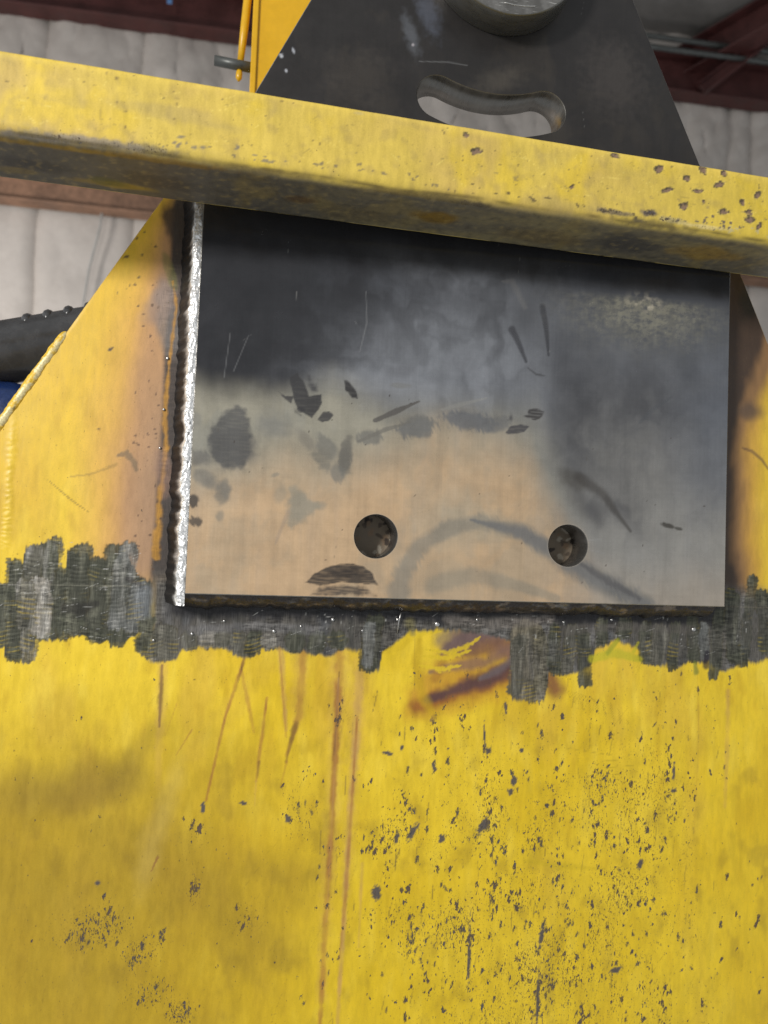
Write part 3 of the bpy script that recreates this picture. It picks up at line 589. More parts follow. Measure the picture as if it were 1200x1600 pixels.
for i, (xc, wd, zt, zb, tone, br) in enumerate([
    (-0.1812, 0.0177, 0.0029, -0.0615, (72, 73, 60), 0),
    (-0.17, 0.0163, 0.0291, -0.0768, (72, 73, 60), 0),
    (-0.1534, 0.0177, 0.0441, -0.078, (96, 93, 82), 0.5),
    (-0.1377, 0.019, 0.0525, -0.0532, (72, 73, 60), 0.35),
    (-0.1238, 0.015, 0.0202, -0.0543, (72, 73, 60), 0),
    (-0.1097, 0.0231, 0.047, -0.0476, (72, 73, 60), 0),
    (-0.0897, 0.019, 0.0345, -0.0565, (72, 73, 60), 0),
    (-0.0722, 0.0218, 0.0471, -0.0602, (72, 73, 60), 0),
    (-0.0658, 0.0231, 0.05, -0.0423, (104, 105, 102), 0.2),
    (-0.1459, 0.0218, 0.0117, -0.0507, (132, 127, 118), 0.9),
    (-0.1606, 0.0177, 0.008, -0.0438, (96, 93, 82), 0.6),
    (-0.0519, 0.0177, 0.0111, -0.0454, (104, 105, 102), 0.1),
    (-0.0346, 0.0299, -0.0418, -0.0717, (96, 93, 82), 0.2),
    (-0.0205, 0.0245, -0.0349, -0.0742, (96, 93, 82), 0.1),
    (-0.0416, 0.0163, -0.0253, -0.0651, (72, 73, 60), 0),
    (0.0042, 0.0177, -0.0412, -0.0633, (96, 93, 82), 0.2),
    (0.0232, 0.0218, -0.0409, -0.0591, (132, 127, 118), 0.2),
    (0.0398, 0.0218, -0.0406, -0.0602, (96, 93, 82), 0.2),
    (0.056, 0.0163, -0.0403, -0.0668, (96, 93, 82), 0.1),
    (0.0708, 0.0177, -0.0401, -0.068, (72, 73, 60), 0.1),
    (0.0876, 0.019, -0.0432, -0.0596, (132, 127, 118), 0.1),
    (0.1156, 0.0231, -0.0359, -0.0634, (72, 73, 60), 0.1),
    (0.1385, 0.0204, -0.039, -0.0646, (72, 73, 60), 0.2),
    (0.1614, 0.0245, -0.0386, -0.0588, (72, 73, 60), 0.1),
    (0.1984, 0.0218, -0.0205, -0.0842, (72, 73, 60), 0),
    (0.1949, 0.0136, -0.0276, -0.0807, (104, 105, 102), 0.2),
    (0.3812, 0.0394, -0.0227, -0.117, (112, 104, 86), 0.15),
    (0.3675, 0.0177, -0.0389, -0.1098, (96, 93, 82), 0),
    (0.3958, 0.0177, -0.0348, -0.104, (104, 98, 80), 0.1),
    (0.4125, 0.0163, -0.0272, -0.0857, (72, 73, 60), 0.1),
    (0.4305, 0.0163, -0.0269, -0.0856, (96, 93, 82), 0.1),
    (0.4481, 0.0177, -0.0303, -0.1002, (72, 73, 60), 0.05),
    (0.4696, 0.0163, -0.0188, -0.0521, (72, 73, 60), 0),
    (0.4976, 0.019, -0.0182, -0.0443, (72, 73, 60), 0),
    (0.5248, 0.0163, -0.0215, -0.0739, (72, 73, 60), 0.1),
    (0.5428, 0.0204, -0.0249, -0.0737, (96, 93, 82), 0.2),
    (0.5619, 0.0136, -0.0208, -0.0803, (72, 73, 60), 0),
    (0.5866, 0.0163, -0.0127, -0.0703, (72, 73, 60), 0),
    (0.6179, 0.0163, -0.0045, -0.0898, (72, 73, 60), 0),
    (0.6009, 0.0136, -0.0201, -0.0657, (104, 105, 102), 0.1),
    (0.6388, 0.0218, 0.0191, -0.0714, (72, 73, 60), 0),
    (0.6584, 0.015, 0.0366, -0.0759, (72, 73, 60), 0),
    (0.6809, 0.0204, 0.0202, -0.0587, (72, 73, 60), 0),
    (0.7053, 0.0231, 0.0247, -0.0647, (72, 73, 60), 0),
    (0.7355, 0.0245, 0.0137, -0.0722, (72, 73, 60), 0),
    (-0.1963, 0.019, 0.0167, -0.0732, (72, 73, 60), 0),
    (-0.2141, 0.0231, 0.0065, -0.067, (72, 73, 60), 0.2),
    (-0.2335, 0.0231, 0.0091, -0.0736, (72, 73, 60), 0)]): grind(xc, wd, zt, zb, tone, 80 + i, br)
for pts, wd, c, op in [
    ([(-0.1224, -0.0204), (-0.1068, -0.0213), (-0.0914, -0.0157)], [0.0112, 0.0168, 0.0084], (44, 42, 38), 0.75),
    ([(-0.061, 0.0109), (-0.0381, 0.0015)], [0.007, 0.0028], (60, 56, 54), 0.6),
    ([(-0.0442, -0.0053), (-0.0453, -0.022)], [0.0238, 0.021], (120, 124, 128), 0.6),
    ([(0.2414, -0.0479), (0.2308, -0.0551), (0.2131, -0.0624)], [0.007, 0.0098, 0.0056], (220, 186, 30), 0.85),
    ([(0.4585, -0.067), (0.4862, -0.0594), (0.5187, -0.0665)], [0.0112, 0.014, 0.0084], (190, 180, 40), 0.8),
    ([(0.4782, -0.0594), (0.4899, -0.0445)], [0.0084, 0.0056], (150, 156, 40), 0.7),
    ([(0.5104, -0.0576), (0.5158, -0.0471)], [0.0056, 0.0042], (190, 180, 40), 0.7),
    ([(0.5916, -0.0809), (0.5897, -0.0703)], [0.0084, 0.007], (130, 134, 50), 0.8),
    ([(0.6041, -0.0732), (0.6054, -0.058)], [0.0098, 0.007], (40, 34, 44), 0.8),
    ([(0.2846, -0.0245), (0.3296, -0.0287), (0.4061, -0.0222)], [0.014, 0.0168, 0.014], (128, 120, 112), 0.6),
    ([(0.0063, -0.0411), (0.0727, -0.0353), (0.1414, -0.0389)], [0.0126, 0.0098, 0.0126], (126, 124, 124), 0.45),
    ([(0.4221, -0.0344), (0.5015, -0.0279), (0.5839, -0.0318)], [0.014, 0.0112, 0.014], (104, 98, 92), 0.5),
    ([(0.2407, -0.0303), (0.2448, -0.0408)], [0.014, 0.0098], (120, 112, 70), 0.6)]: cv.line(pts, wd, srgb(*c), op, .6, .4, 60, 91)
for k in range(260):
    if k % 2: c = (random.uniform(-.195, -.045), random.uniform(-.055, .05)); an = random.gauss(4, 12); L = random.uniform(.004, .014)
    else: c = (random.uniform(-.03, .68), random.uniform(-.062, -.018)); an = random.choice([random.gauss(88, 9), random.gauss(12, 14)]); L = random.uniform(.004, .018)
    kk = cv.sl(c[0] - .001, c[0] + .001, c[1] - .001, c[1] + .001)
    if cv.M[kk].size and cv.M[kk].mean() > .25:
        cv.line([c, (c[0] + L * math.cos(R(an)), c[1] + L * math.sin(R(an)))], [.0005, .0015, .0005], random.choice([srgb(178, 176, 170), srgb(200, 198, 192), srgb(34, 34, 34)]), random.uniform(.3, .7), .7, .6, 300, k % 50, rough=.3)
# the fine scribed line across both flanks
cv.line([(-0.2734, 0.0011), (-0.1848, 0.0022), (-0.0575, 0.0036)], .0013, srgb(150, 146, 130), .4, .8, .9, 200); cv.line([(0.6298, -0.0027), (0.7387, -0.0026)], .0013, srgb(150, 140, 120), .3, .8, .9, 200)
# painted-over weld trace, far left
k = cv.sl(-.20, -.16, .02, .20); a, b = cv.A[k], cv.B[k]
tr = np.exp(-((a + .1815 + .0012 * perlin(a * 60, b * 60, 3)) / .0035) ** 2) * sm(.03, .05, b) * sm(.19, .14, b)
cv.H[k] += tr * (.0006 + .0005 * perlin(a * 150, b * 260, 9) + .0003 * np.sin(b / .0048 * 2 * np.pi + 5 * perlin(a * 100, b * 100, 8)))
cv.put(k, tr * .45, srgb(236, 204, 70))
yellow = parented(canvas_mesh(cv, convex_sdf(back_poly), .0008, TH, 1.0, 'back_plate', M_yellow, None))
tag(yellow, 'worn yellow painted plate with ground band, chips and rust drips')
bs = rim([back_poly], TH, TH + .03, .0008, 'plate_edge', [M_edge], yellow, [0])
bf = [(x, z) for x, z in back_poly]
link_mesh('back_face', [(x, TH + .0298, z) for x, z in bf], [tuple(range(len(bf)))], M_edge, yellow, False)
del cv

# ---- dark lug plate with two holes, curved slot and pin bore
ZC, XC = .705, .305
lug_poly = [(0, 0), (.6, 0), (.6, .425), (.412, .815), (.190, .815), (0, .428)]
H1, H2, HR = (.1925, .0652), (.4075, .0632), .0225
SR, SW, SA = .169, .0235, R(21.5)
poly_d = convex_sdf(lug_poly)
def slot_d(a, b):
    th = np.clip(np.arctan2(a - XC, -(b - ZC)), -SA, SA)
    return np.hypot(a - XC - SR * np.sin(th), b - ZC + SR * np.cos(th)) - SW
def lug_sdf(a, b):
    d = poly_d(a, b)
    for h in (H1, H2): d = np.maximum(d, HR - np.hypot(a - h[0], b - h[1]))
    return np.maximum(d, -slot_d(a, b))
BV = .0009
cv = Canvas(BV, .6 - BV, BV, .8141, .00118)
A, B = cv.A, cv.B
n0 = fbm(A * 7, B * 7, 5, 101); n1 = fbm(A * 14 + 3, B * 9, 5, 102); n2 = fbm(A * 5 + 1.5 * n0, B * 8 + 1.5 * n1, 5, 103); n3 = fbm(A * 30, B * 24, 4, 104)
DK, SMK, GRN, TAN = srgb(56, 56, 59), srgb(148, 150, 155), srgb(172, 166, 148), srgb(204, 172, 134)
cv.C[:] = DK; cv.M[:] = .45; cv.R[:] = .17
cv.put(ALL, sm(.42, .5, B) * .8, srgb(52, 49, 47)); cv.R[:] = .17 + .16 * sm(.42, .5, B) + .05 * sm(.3, .1, A)
cv.put(ALL, .5 * sm(-.1, .5, n2) * sm(.42, .5, B), srgb(74, 68, 61))
def soft(c, ra, rb, an=0):
    ca, sa = math.cos(R(an)), math.sin(R(an)); u = ((A - c[0]) * ca + (B - c[1]) * sa) / ra; v = (-(A - c[0]) * sa + (B - c[1]) * ca) / rb
    return np.exp(-(u * u + v * v))
# smoky clouds, blue grey
cl = sm(-.45, .45, n2 + .4 * n3)
SL = srgb(120, 122, 127)
right = sm(.33, .42, A + .04 * n0) * sm(.38, .28, B)
cv.put(ALL, right * (.55 + .45 * cl), SL)
cv.put(ALL, .6 * sm(.40, .32, B) * cl * sm(.05, .15, A), srgb(88, 90, 96))
for c, ra, rb, an, op in [
    ((0.1876, 0.2403), 0.077, 0.049, 25, 0.75),
    ((0.2562, 0.2805), 0.077, 0.042, 10, 0.7),
    ((0.3147, 0.2572), 0.063, 0.063, 0, 0.75),
    ((0.2227, 0.2326), 0.056, 0.028, 0, 0.85),
    ((0.2612, 0.3442), 0.063, 0.0175, -15, 0.3),
    ((0.3709, 0.226), 0.0175, 0.063, 0, 0.7),
    ((0.3867, 0.3277), 0.028, 0.042, 0, 0.2),
    ((0.457, 0.2758), 0.042, 0.042, 0, 0.25),
    ((0.5204, 0.2514), 0.063, 0.077, 0, 0.15),
    ((0.3195, 0.3357), 0.042, 0.021, 0, 0.3),
    ((0.5566, 0.0486), 0.077, 0.063, 0, 0.5),
    ((0.4459, 0.1091), 0.035, 0.042, 0, 0.3),
    ((0.2653, 0.2254), 0.077, 0.0245, 0, 0.6)]:
    cv.put(ALL, np.clip(1.1 * op * soft(c, ra, rb, an) * (.40 + .8 * sm(-.55, .5, n2)), 0, .9), SMK)
for c, ra, rb, an, op in [
    ((0.424, 0.2154), 0.056, 0.077, 0, 0.4),
    ((0.4683, 0.1317), 0.063, 0.042, -40, 0.5),
    ((0.4875, 0.3077), 0.042, 0.028, 0, 0.3),
    ((0.3496, 0.3171), 0.021, 0.035, 0, 0.4),
    ((0.4308, 0.1013), 0.035, 0.0126, -45, 0.7),
    ((0.0775, 0.2988), 0.077, 0.063, 0, 0.5),
    ((0.5052, 0.221), 0.049, 0.042, 0, 0.35),
    ((0.2909, 0.3188), 0.028, 0.0175, 0, 0.35)]:
    cv.put(ALL, np.clip(op * soft(c, ra, rb, an) * (.6 + .6 * cl), 0, 1), srgb(56, 56, 58))
# pale grey-green, then warm tan towards the bottom
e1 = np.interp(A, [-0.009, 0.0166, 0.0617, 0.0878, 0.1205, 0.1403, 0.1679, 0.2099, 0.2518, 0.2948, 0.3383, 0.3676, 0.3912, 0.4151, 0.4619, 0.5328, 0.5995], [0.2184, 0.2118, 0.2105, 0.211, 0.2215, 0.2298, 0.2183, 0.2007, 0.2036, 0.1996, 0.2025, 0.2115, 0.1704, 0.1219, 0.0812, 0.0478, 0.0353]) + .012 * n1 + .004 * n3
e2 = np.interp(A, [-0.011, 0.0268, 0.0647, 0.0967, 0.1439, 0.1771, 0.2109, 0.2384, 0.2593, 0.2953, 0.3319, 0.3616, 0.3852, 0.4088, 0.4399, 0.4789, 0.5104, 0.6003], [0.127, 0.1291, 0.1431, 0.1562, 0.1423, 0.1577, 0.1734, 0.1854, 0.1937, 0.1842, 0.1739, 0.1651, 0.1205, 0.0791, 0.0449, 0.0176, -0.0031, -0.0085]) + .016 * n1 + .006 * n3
lw = sm(.46, .33, A + .05 * n0)                         # left of here the pale tone ends sharply, right of it it fades out
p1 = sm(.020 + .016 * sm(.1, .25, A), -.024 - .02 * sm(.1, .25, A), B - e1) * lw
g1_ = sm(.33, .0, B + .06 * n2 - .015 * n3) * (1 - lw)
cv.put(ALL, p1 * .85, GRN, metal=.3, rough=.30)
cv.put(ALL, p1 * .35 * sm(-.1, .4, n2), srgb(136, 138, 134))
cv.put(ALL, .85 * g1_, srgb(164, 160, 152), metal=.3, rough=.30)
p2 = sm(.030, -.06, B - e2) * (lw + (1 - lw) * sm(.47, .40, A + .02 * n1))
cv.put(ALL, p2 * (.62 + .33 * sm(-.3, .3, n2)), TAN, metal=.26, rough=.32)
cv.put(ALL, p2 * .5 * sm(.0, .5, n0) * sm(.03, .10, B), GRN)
cv.put(ALL, .45 * sm(.36, .46, A) * sm(.07, .0, B + .02 * n1), srgb(180, 162, 140), metal=.28)
cv.put(ALL, .5 * sm(.50, .58, A) * sm(.08, .16, B) * sm(.32, .2, B), srgb(100, 106, 118))
for c, ra, rb, an, op in [
    ((0.4166, 0.2077), 0.042, 0.084, 0, 0.42),
    ((0.4647, 0.1244), 0.0665, 0.028, -48, 0.55),
    ((0.4975, 0.2132), 0.056, 0.063, 0, 0.45),
    ((0.3997, 0.2712), 0.035, 0.049, 0, 0.3),
    ((0.5628, 0.1365), 0.028, 0.084, 0, 0.3),
    ((0.4346, 0.1015), 0.028, 0.0098, -45, 0.5)]:
    cv.put(ALL, np.clip(op * soft(c, ra, rb, an) * (.4 + .8 * cl), 0, 1), srgb(74, 74, 78))
vs = fbm(A * 60, B * 6, 4, 119); cv.put(ALL, .08 * sm(.0, .5, vs) * sm(.3, .15, B), srgb(150, 150, 152)); cv.put(ALL, .10 * sm(.0, .5, -vs) * sm(.34, .2, B), srgb(70, 70, 72))
for c, ra, rb, an, t, op, sf, bri in [
    ((0.0437, 0.1497), 0.028, 0.0252, 0, (116, 112, 106), 0.7, 0.6, 0.4),
    ((0.0815, 0.1759), 0.021, 0.0168, 0, (116, 116, 114), 0.6, 0.8, 0.2),
    ((0.1084, 0.1937), 0.0049, 0.0035, 0, (84, 82, 80), 0.9, 0.3, 0.1),
    ((0.2124, 0.227), 0.0126, 0.0035, 0, (120, 118, 112), 0.5, 0.4, 0.5),
    ((0.2328, 0.1837), 0.0224, 0.014, 8, (118, 116, 112), 0.85, 0.3, 0.9),
    ((0.1821, 0.1695), 0.014, 0.0091, 10, (120, 118, 112), 0.8, 0.35, 0.6),
    ((0.1571, 0.1484), 0.0077, 0.021, -6, (116, 112, 104), 0.85, 0.3, 0.4),
    ((0.138, 0.1554), 0.0098, 0.0182, 35, (120, 118, 112), 0.7, 0.4, 0.4),
    ((0.1498, 0.1291), 0.0084, 0.0126, 20, (120, 118, 112), 0.7, 0.4, 0.5),
    ((0.115, 0.162), 0.0154, 0.007, -50, (134, 128, 118), 0.6, 0.5, 0.4),
    ((0.2914, 0.1937), 0.0336, 0.0112, -6, (104, 106, 110), 0.8, 0.4, 0.8),
    ((0.3204, 0.1928), 0.021, 0.0098, 15, (110, 110, 110), 0.7, 0.4, 0.6),
    ((0.0323, 0.1046), 0.0077, 0.0154, -12, (128, 122, 112), 0.75, 0.4, 0.3),
    ((0.0159, 0.1168), 0.0154, 0.0091, -35, (128, 124, 116), 0.7, 0.4, 0.4),
    ((0.0086, 0.1379), 0.0126, 0.0098, 0, (104, 102, 100), 0.7, 0.5, 0.6),
    ((0.0316, 0.0798), 0.0049, 0.0063, 0, (136, 130, 118), 0.6, 0.5, 0.3),
    ((0.1113, 0.0925), 0.0154, 0.0182, 10, (150, 142, 126), 0.7, 0.5, 0.2),
    ((0.1324, 0.0948), 0.0084, 0.0056, 0, (150, 142, 126), 0.5, 0.5, 0.2),
    ((0.0911, 0.1048), 0.0084, 0.0112, -20, (150, 142, 126), 0.5, 0.5, 0.2),
    ((0.085, 0.1244), 0.0049, 0.0028, 20, (140, 134, 122), 0.6, 0.5, 0.2),
    ((0.0044, 0.0941), 0.0063, 0.007, 0, (64, 62, 62), 0.85, 0.4, 1.2),
    ((0.0066, 0.0729), 0.007, 0.0056, 0, (64, 62, 62), 0.8, 0.4, 1.2),
    ((0.5263, 0.0903), 0.0091, 0.0028, -10, (72, 68, 62), 0.9, 0.4, 0.6),
    ((0.5399, 0.0872), 0.0063, 0.0021, -10, (72, 68, 62), 0.8, 0.4, 0.6),
    ((-0.0006, 0.1732), 0.0098, 0.014, 0, (120, 122, 122), 0.4, 0.6, 0.2),
    ((0.4886, 0.26), 0.0175, 0.049, 0, (72, 72, 74), 0.35, 0.9, 0.2),
    ((0.5477, 0.2832), 0.0196, 0.049, 0, (66, 68, 72), 0.4, 0.9, 0.2),
    ((0.411, 0.136), 0.021, 0.0112, -30, (80, 76, 70), 0.6, 0.7, 0.2),
    ((0.2118, 0.2421), 0.021, 0.0084, 10, (100, 100, 104), 0.4, 0.7, 0.2),
    ((0.2506, 0.2396), 0.0154, 0.0112, 0, (108, 110, 114), 0.5, 0.7, 0.2)]:
    cv.blob(c, ra, rb, an, srgb(*t), op, sf, .35, 80, int(c[0] * 9999) % 60, bri, rough=.3, metal=.3)
for pts, wd, t, op, sf, bri in [
    ([(0.2185, 0.0041), (0.2246, 0.0278), (0.2395, 0.0554), (0.2704, 0.0771), (0.3093, 0.0863), (0.3569, 0.0743), (0.4021, 0.0493), (0.4481, 0.0239), (0.5025, 0.0003)], [0.0294, 0.0238, 0.021, 0.0196, 0.0196, 0.0224, 0.0266, 0.028, 0.0238], (146, 139, 126), 0.75, 0.6, 0.6),
    ([(0.2949, 0.087), (0.3569, 0.0743), (0.4021, 0.0493), (0.4481, 0.0239), (0.5025, 0.0003)], [0.0028, 0.0196, 0.028, 0.028, 0.0238], (112, 113, 115), 0.75, 0.8, 0.8),
    ([(0.421, 0.0443), (0.4518, 0.0275), (0.4946, 0.0073)], [0.0042, 0.0112, 0.0056], (84, 82, 84), 0.55, 0.8, 1.6),
    ([(0.2549, 0.0151), (0.2969, 0.0279), (0.344, 0.0196), (0.3959, 0.0049)], [0.021, 0.0238, 0.0168, 0.0098], (150, 142, 126), 0.6, 0.6, 0.3),
    ([(0.1869, 0.1875), (0.2099, 0.1993), (0.2339, 0.2113)], [0.0049, 0.0063, 0.0021], (96, 92, 88), 0.9, 0.3, 0.3),
    ([(0.17, 0.164), (0.1969, 0.178), (0.2243, 0.1879)], [0.0035, 0.0056, 0.0021], (120, 116, 108), 0.8, 0.4, 0.5),
    ([(0.2589, 0.2041), (0.28, 0.2111), (0.3086, 0.2201)], [0.0028, 0.0056, 0.0021], (150, 148, 142), 0.5, 0.5, 0.5),
    ([(0.4184, 0.1399), (0.4455, 0.1234), (0.4812, 0.082)], [0.0154, 0.014, 0.0042], (72, 68, 64), 0.7, 0.8, 0.2),
    ([(0.3354, 0.298), (0.3448, 0.281), (0.3527, 0.2638)], [0.0098, 0.007, 0.0042], (62, 62, 66), 0.8, 0.6, 0.1),
    ([(0.3702, 0.3262), (0.3756, 0.2979), (0.3785, 0.273)], [0.0084, 0.0063, 0.0035], (62, 62, 66), 0.8, 0.6, 0.1),
    ([(0.3551, 0.2569), (0.365, 0.2505), (0.374, 0.2498)], [0.0021, 0.0028, 0.0021], (70, 70, 72), 0.7, 0.5, 0.3),
    ([(0.4899, 0.2054), (0.5052, 0.221), (0.5286, 0.2373)], [0.0042, 0.0063, 0.0028], (84, 86, 90), 0.5, 0.7, 0.1),
    ([(0.3494, 0.3242), (0.3337, 0.3514), (0.3227, 0.3503)], [0.007, 0.0098, 0.0028], (120, 118, 116), 0.4, 0.8, 0.1),
    ([(0.0997, 0.0867), (0.0927, 0.0666), (0.0881, 0.0533)], [0.0042, 0.0056, 0.0021], (170, 150, 130), 0.5, 0.6, 0.2),
    ([(0.1766, -0.0036), (0.3447, -0.0039), (0.5736, -0.0017)], [0.0021, 0.0021, 0.0021], (90, 80, 72), 0.6, 0.6, 0.6)]:
    cv.line(pts, wd, srgb(*t), op, sf, .35, 50, int(pts[0][0] * 9999) % 60, 0, bri, rough=.3, metal=.3)
for pts, t, op, sk in [
    ([(0.095, 0.2269), (0.103, 0.2318), (0.1118, 0.2212), (0.1164, 0.2089), (0.1289, 0.2112), (0.1301, 0.2029), (0.1268, 0.1942), (0.1202, 0.1854), (0.1131, 0.1891), (0.1046, 0.1941), (0.1, 0.2049)], (66, 65, 66), 0.95, 0.1),
    ([(0.114, 0.234), (0.1244, 0.2193), (0.1246, 0.2132), (0.1177, 0.2118), (0.113, 0.2241)], (78, 77, 78), 0.9, 0.3),
    ([(0.0832, 0.2121), (0.0917, 0.2071), (0.0999, 0.2077), (0.0989, 0.1984), (0.0919, 0.2024)], (70, 68, 68), 0.95, 0.1),
    ([(0.1258, 0.1843), (0.131, 0.1931), (0.1379, 0.1944), (0.1437, 0.1903), (0.1384, 0.1838), (0.1315, 0.1819)], (72, 70, 70), 0.95, 0.1),
    ([(0.1512, 0.2293), (0.1592, 0.2262), (0.1667, 0.2168), (0.1678, 0.2089), (0.1613, 0.2102), (0.1539, 0.2173)], (58, 56, 56), 0.95, 0.1),
    ([(0.1027, 0.1926), (0.107, 0.1901), (0.1091, 0.1869), (0.1063, 0.1878)], (70, 68, 68), 0.9, 0),
    ([(0.0144, 0.1592), (0.0186, 0.1704), (0.0303, 0.1876), (0.042, 0.1945), (0.0516, 0.1918), (0.0566, 0.1811), (0.0602, 0.1621), (0.0618, 0.1429), (0.053, 0.1287), (0.0371, 0.1265), (0.0207, 0.1365)], (92, 91, 90), 0.88, 0.15),
    ([(0.3464, 0.2032), (0.3558, 0.2053), (0.3572, 0.2115), (0.3667, 0.2131), (0.3754, 0.2097), (0.3733, 0.2035), (0.3655, 0.199), (0.3591, 0.201)], (70, 67, 66), 0.95, 0.45),
    ([(0.3313, 0.1841), (0.3373, 0.192), (0.3498, 0.1944), (0.3587, 0.1925), (0.3532, 0.1855), (0.3407, 0.1823), (0.3329, 0.1827)], (80, 78, 80), 0.95, 0.2),
    ([(0.3352, 0.2085), (0.3395, 0.2027), (0.3387, 0.1966), (0.334, 0.1978)], (74, 72, 74), 0.9, 0.2),
    ([(0.1192, 0.0145), (0.1298, 0.0245), (0.146, 0.0332), (0.1626, 0.0365), (0.1796, 0.0343), (0.1912, 0.0263), (0.1929, 0.0207), (0.1974, 0.0139), (0.1804, 0.0148), (0.1579, 0.0159), (0.1358, 0.0117)], (66, 60, 56), 0.92, 0.25),
    ([(0.1354, 0.0219), (0.1516, 0.032), (0.174, 0.0336), (0.1885, 0.0234), (0.1633, 0.0205)], (50, 45, 43), 0.7, 0.5),
    ([(0.1238, 0.0017), (0.1359, 0.0103), (0.1579, 0.0142), (0.1804, 0.0134), (0.192, 0.0068), (0.1964, 0.0024)], (82, 74, 68), 0.88, 0.4),
    ([(0.2084, 0.1795), (0.2225, 0.189), (0.2383, 0.1958), (0.2502, 0.1908), (0.2491, 0.1806), (0.2318, 0.1724), (0.2158, 0.1742)], (118, 117, 114), 0.8, 0.3),
    ([(0.1484, 0.149), (0.1522, 0.159), (0.1591, 0.1608), (0.164, 0.1456), (0.1632, 0.1301), (0.1562, 0.1284), (0.1497, 0.1364)], (118, 114, 106), 0.85, 0.2),
    ([(0.1192, 0.1473), (0.1272, 0.1547), (0.141, 0.1569), (0.1442, 0.1473), (0.1408, 0.1275), (0.1309, 0.1326)], (132, 127, 116), 0.8, 0.2),
    ([(0.0985, 0.1142), (0.1067, 0.116), (0.1211, 0.1015), (0.1379, 0.0953), (0.1299, 0.0894), (0.1165, 0.0791), (0.1033, 0.0662), (0.0974, 0.0756), (0.1022, 0.0923)], (158, 150, 133), 0.75, 0.1),
    ([(0.0284, 0.1161), (0.0337, 0.1178), (0.0426, 0.1087), (0.0412, 0.0977), (0.0348, 0.092), (0.0304, 0.1026)], (132, 126, 116), 0.8, 0.2),
    ([(0.0043, 0.1257), (0.0122, 0.1248), (0.0245, 0.1159), (0.0248, 0.1092), (0.0129, 0.1099)], (134, 128, 118), 0.75, 0.2)]: cv.poly(pts, srgb(*t), op, .0012 if op > .9 else .0040, .0012 if op > .9 else .0035, 150, seed=int(pts[0][0] * 9999) % 60, streak=sk, rough=.26, metal=.3)
# scuffed patch stopping at the tube's shadow edge, specular highlight painted in
hat = sm(-.6, .5, fbm(A * 90, B * 160, 5, 111, .7)) * (.7 + .3 * sm(-.3, .3, fbm(A * 190, B * 60, 3, 112)))
sc_ = soft((0.4948, 0.3304), .075, .030) * sm(.352, .342, B)
cv.put(ALL, np.clip(1.35 * sc_ * hat, 0, .85), srgb(146, 142, 126), metal=.4, rough=.34)
cv.put(ALL, np.clip(1.0 * soft((0.4914, 0.3419), .016, .008) * sm(-.1, .35, fbm(A * 120, B * 120, 3, 115)), 0, 1), srgb(220, 208, 184), metal=.5)  # bright spot: the highlight put into the colour
for k in range(40):
    c = (random.uniform(.01, .59), random.uniform(.02, .68)); an = random.choice([random.gauss(85, 10), random.gauss(0, 30)]); L = random.uniform(.004, .03)
    cv.line([c, (c[0] + L * math.cos(R(an)), c[1] + L * math.sin(R(an)))], [.0004, .0011, .0004], srgb(150, 148, 144) if c[1] > .2 else srgb(96, 88, 78), random.uniform(.15, .45), .8)
for pts in [
    [(0.172, 0.3249), (0.174, 0.2906), (0.1677, 0.2592)],
    [(0.0332, 0.268), (0.0289, 0.2213)],
    [(0.0514, 0.2663), (0.0382, 0.2286)],
    [(0.2206, 0.5837), (0.2528, 0.5879), (0.2746, 0.5876)],
    [(0.1616, 0.2916), (0.1631, 0.289)],
    [(0.4241, 0.0691), (0.4468, 0.0721)],
    [(0.4289, 0.0601), (0.4511, 0.0559)]]: cv.line(pts, [.0012, .0022, .0014], srgb(168, 168, 168), .26, .9, .1)
for k in range(30):
    c = (random.uniform(.02, .58), random.uniform(.02, .22)); cv.blob(c, random.uniform(.0005, .0016), .0006, random.uniform(0, 180), srgb(70, 60, 54), .8, .4, .5, 300, k)
for c, r1, r2, t, op in [
    ((0.2103, 0.6115), 0.0084, 0.028, (130, 134, 142), 0.35),
    ((0.2278, 0.6432), 0.014, 0.035, (120, 126, 142), 0.35),
    ((0.0843, 0.5752), 0.0015, 0.0042, (200, 202, 210), 0.8),
    ((0.0726, 0.5664), 0.0021, 0.0021, (220, 222, 228), 0.8),
    ((0.0705, 0.5681), 0.0035, 0.001, (200, 202, 210), 0.7),
    ((0.0779, 0.5519), 0.0015, 0.0021, (210, 212, 220), 0.8),
    ((0.2128, 0.6011), 0.0018, 0.0021, (200, 192, 196), 0.7),
    ((0.3119, 0.5765), 0.035, 0.014, (92, 86, 78), 0.5),
    ((0.1547, 0.5565), 0.042, 0.035, (78, 72, 66), 0.5),
    ((0.4488, 0.6008), 0.042, 0.049, (84, 78, 74), 0.5)]: cv.blob(c, r1, r2, 20, srgb(*t), op, .8, .5, 120, 9)
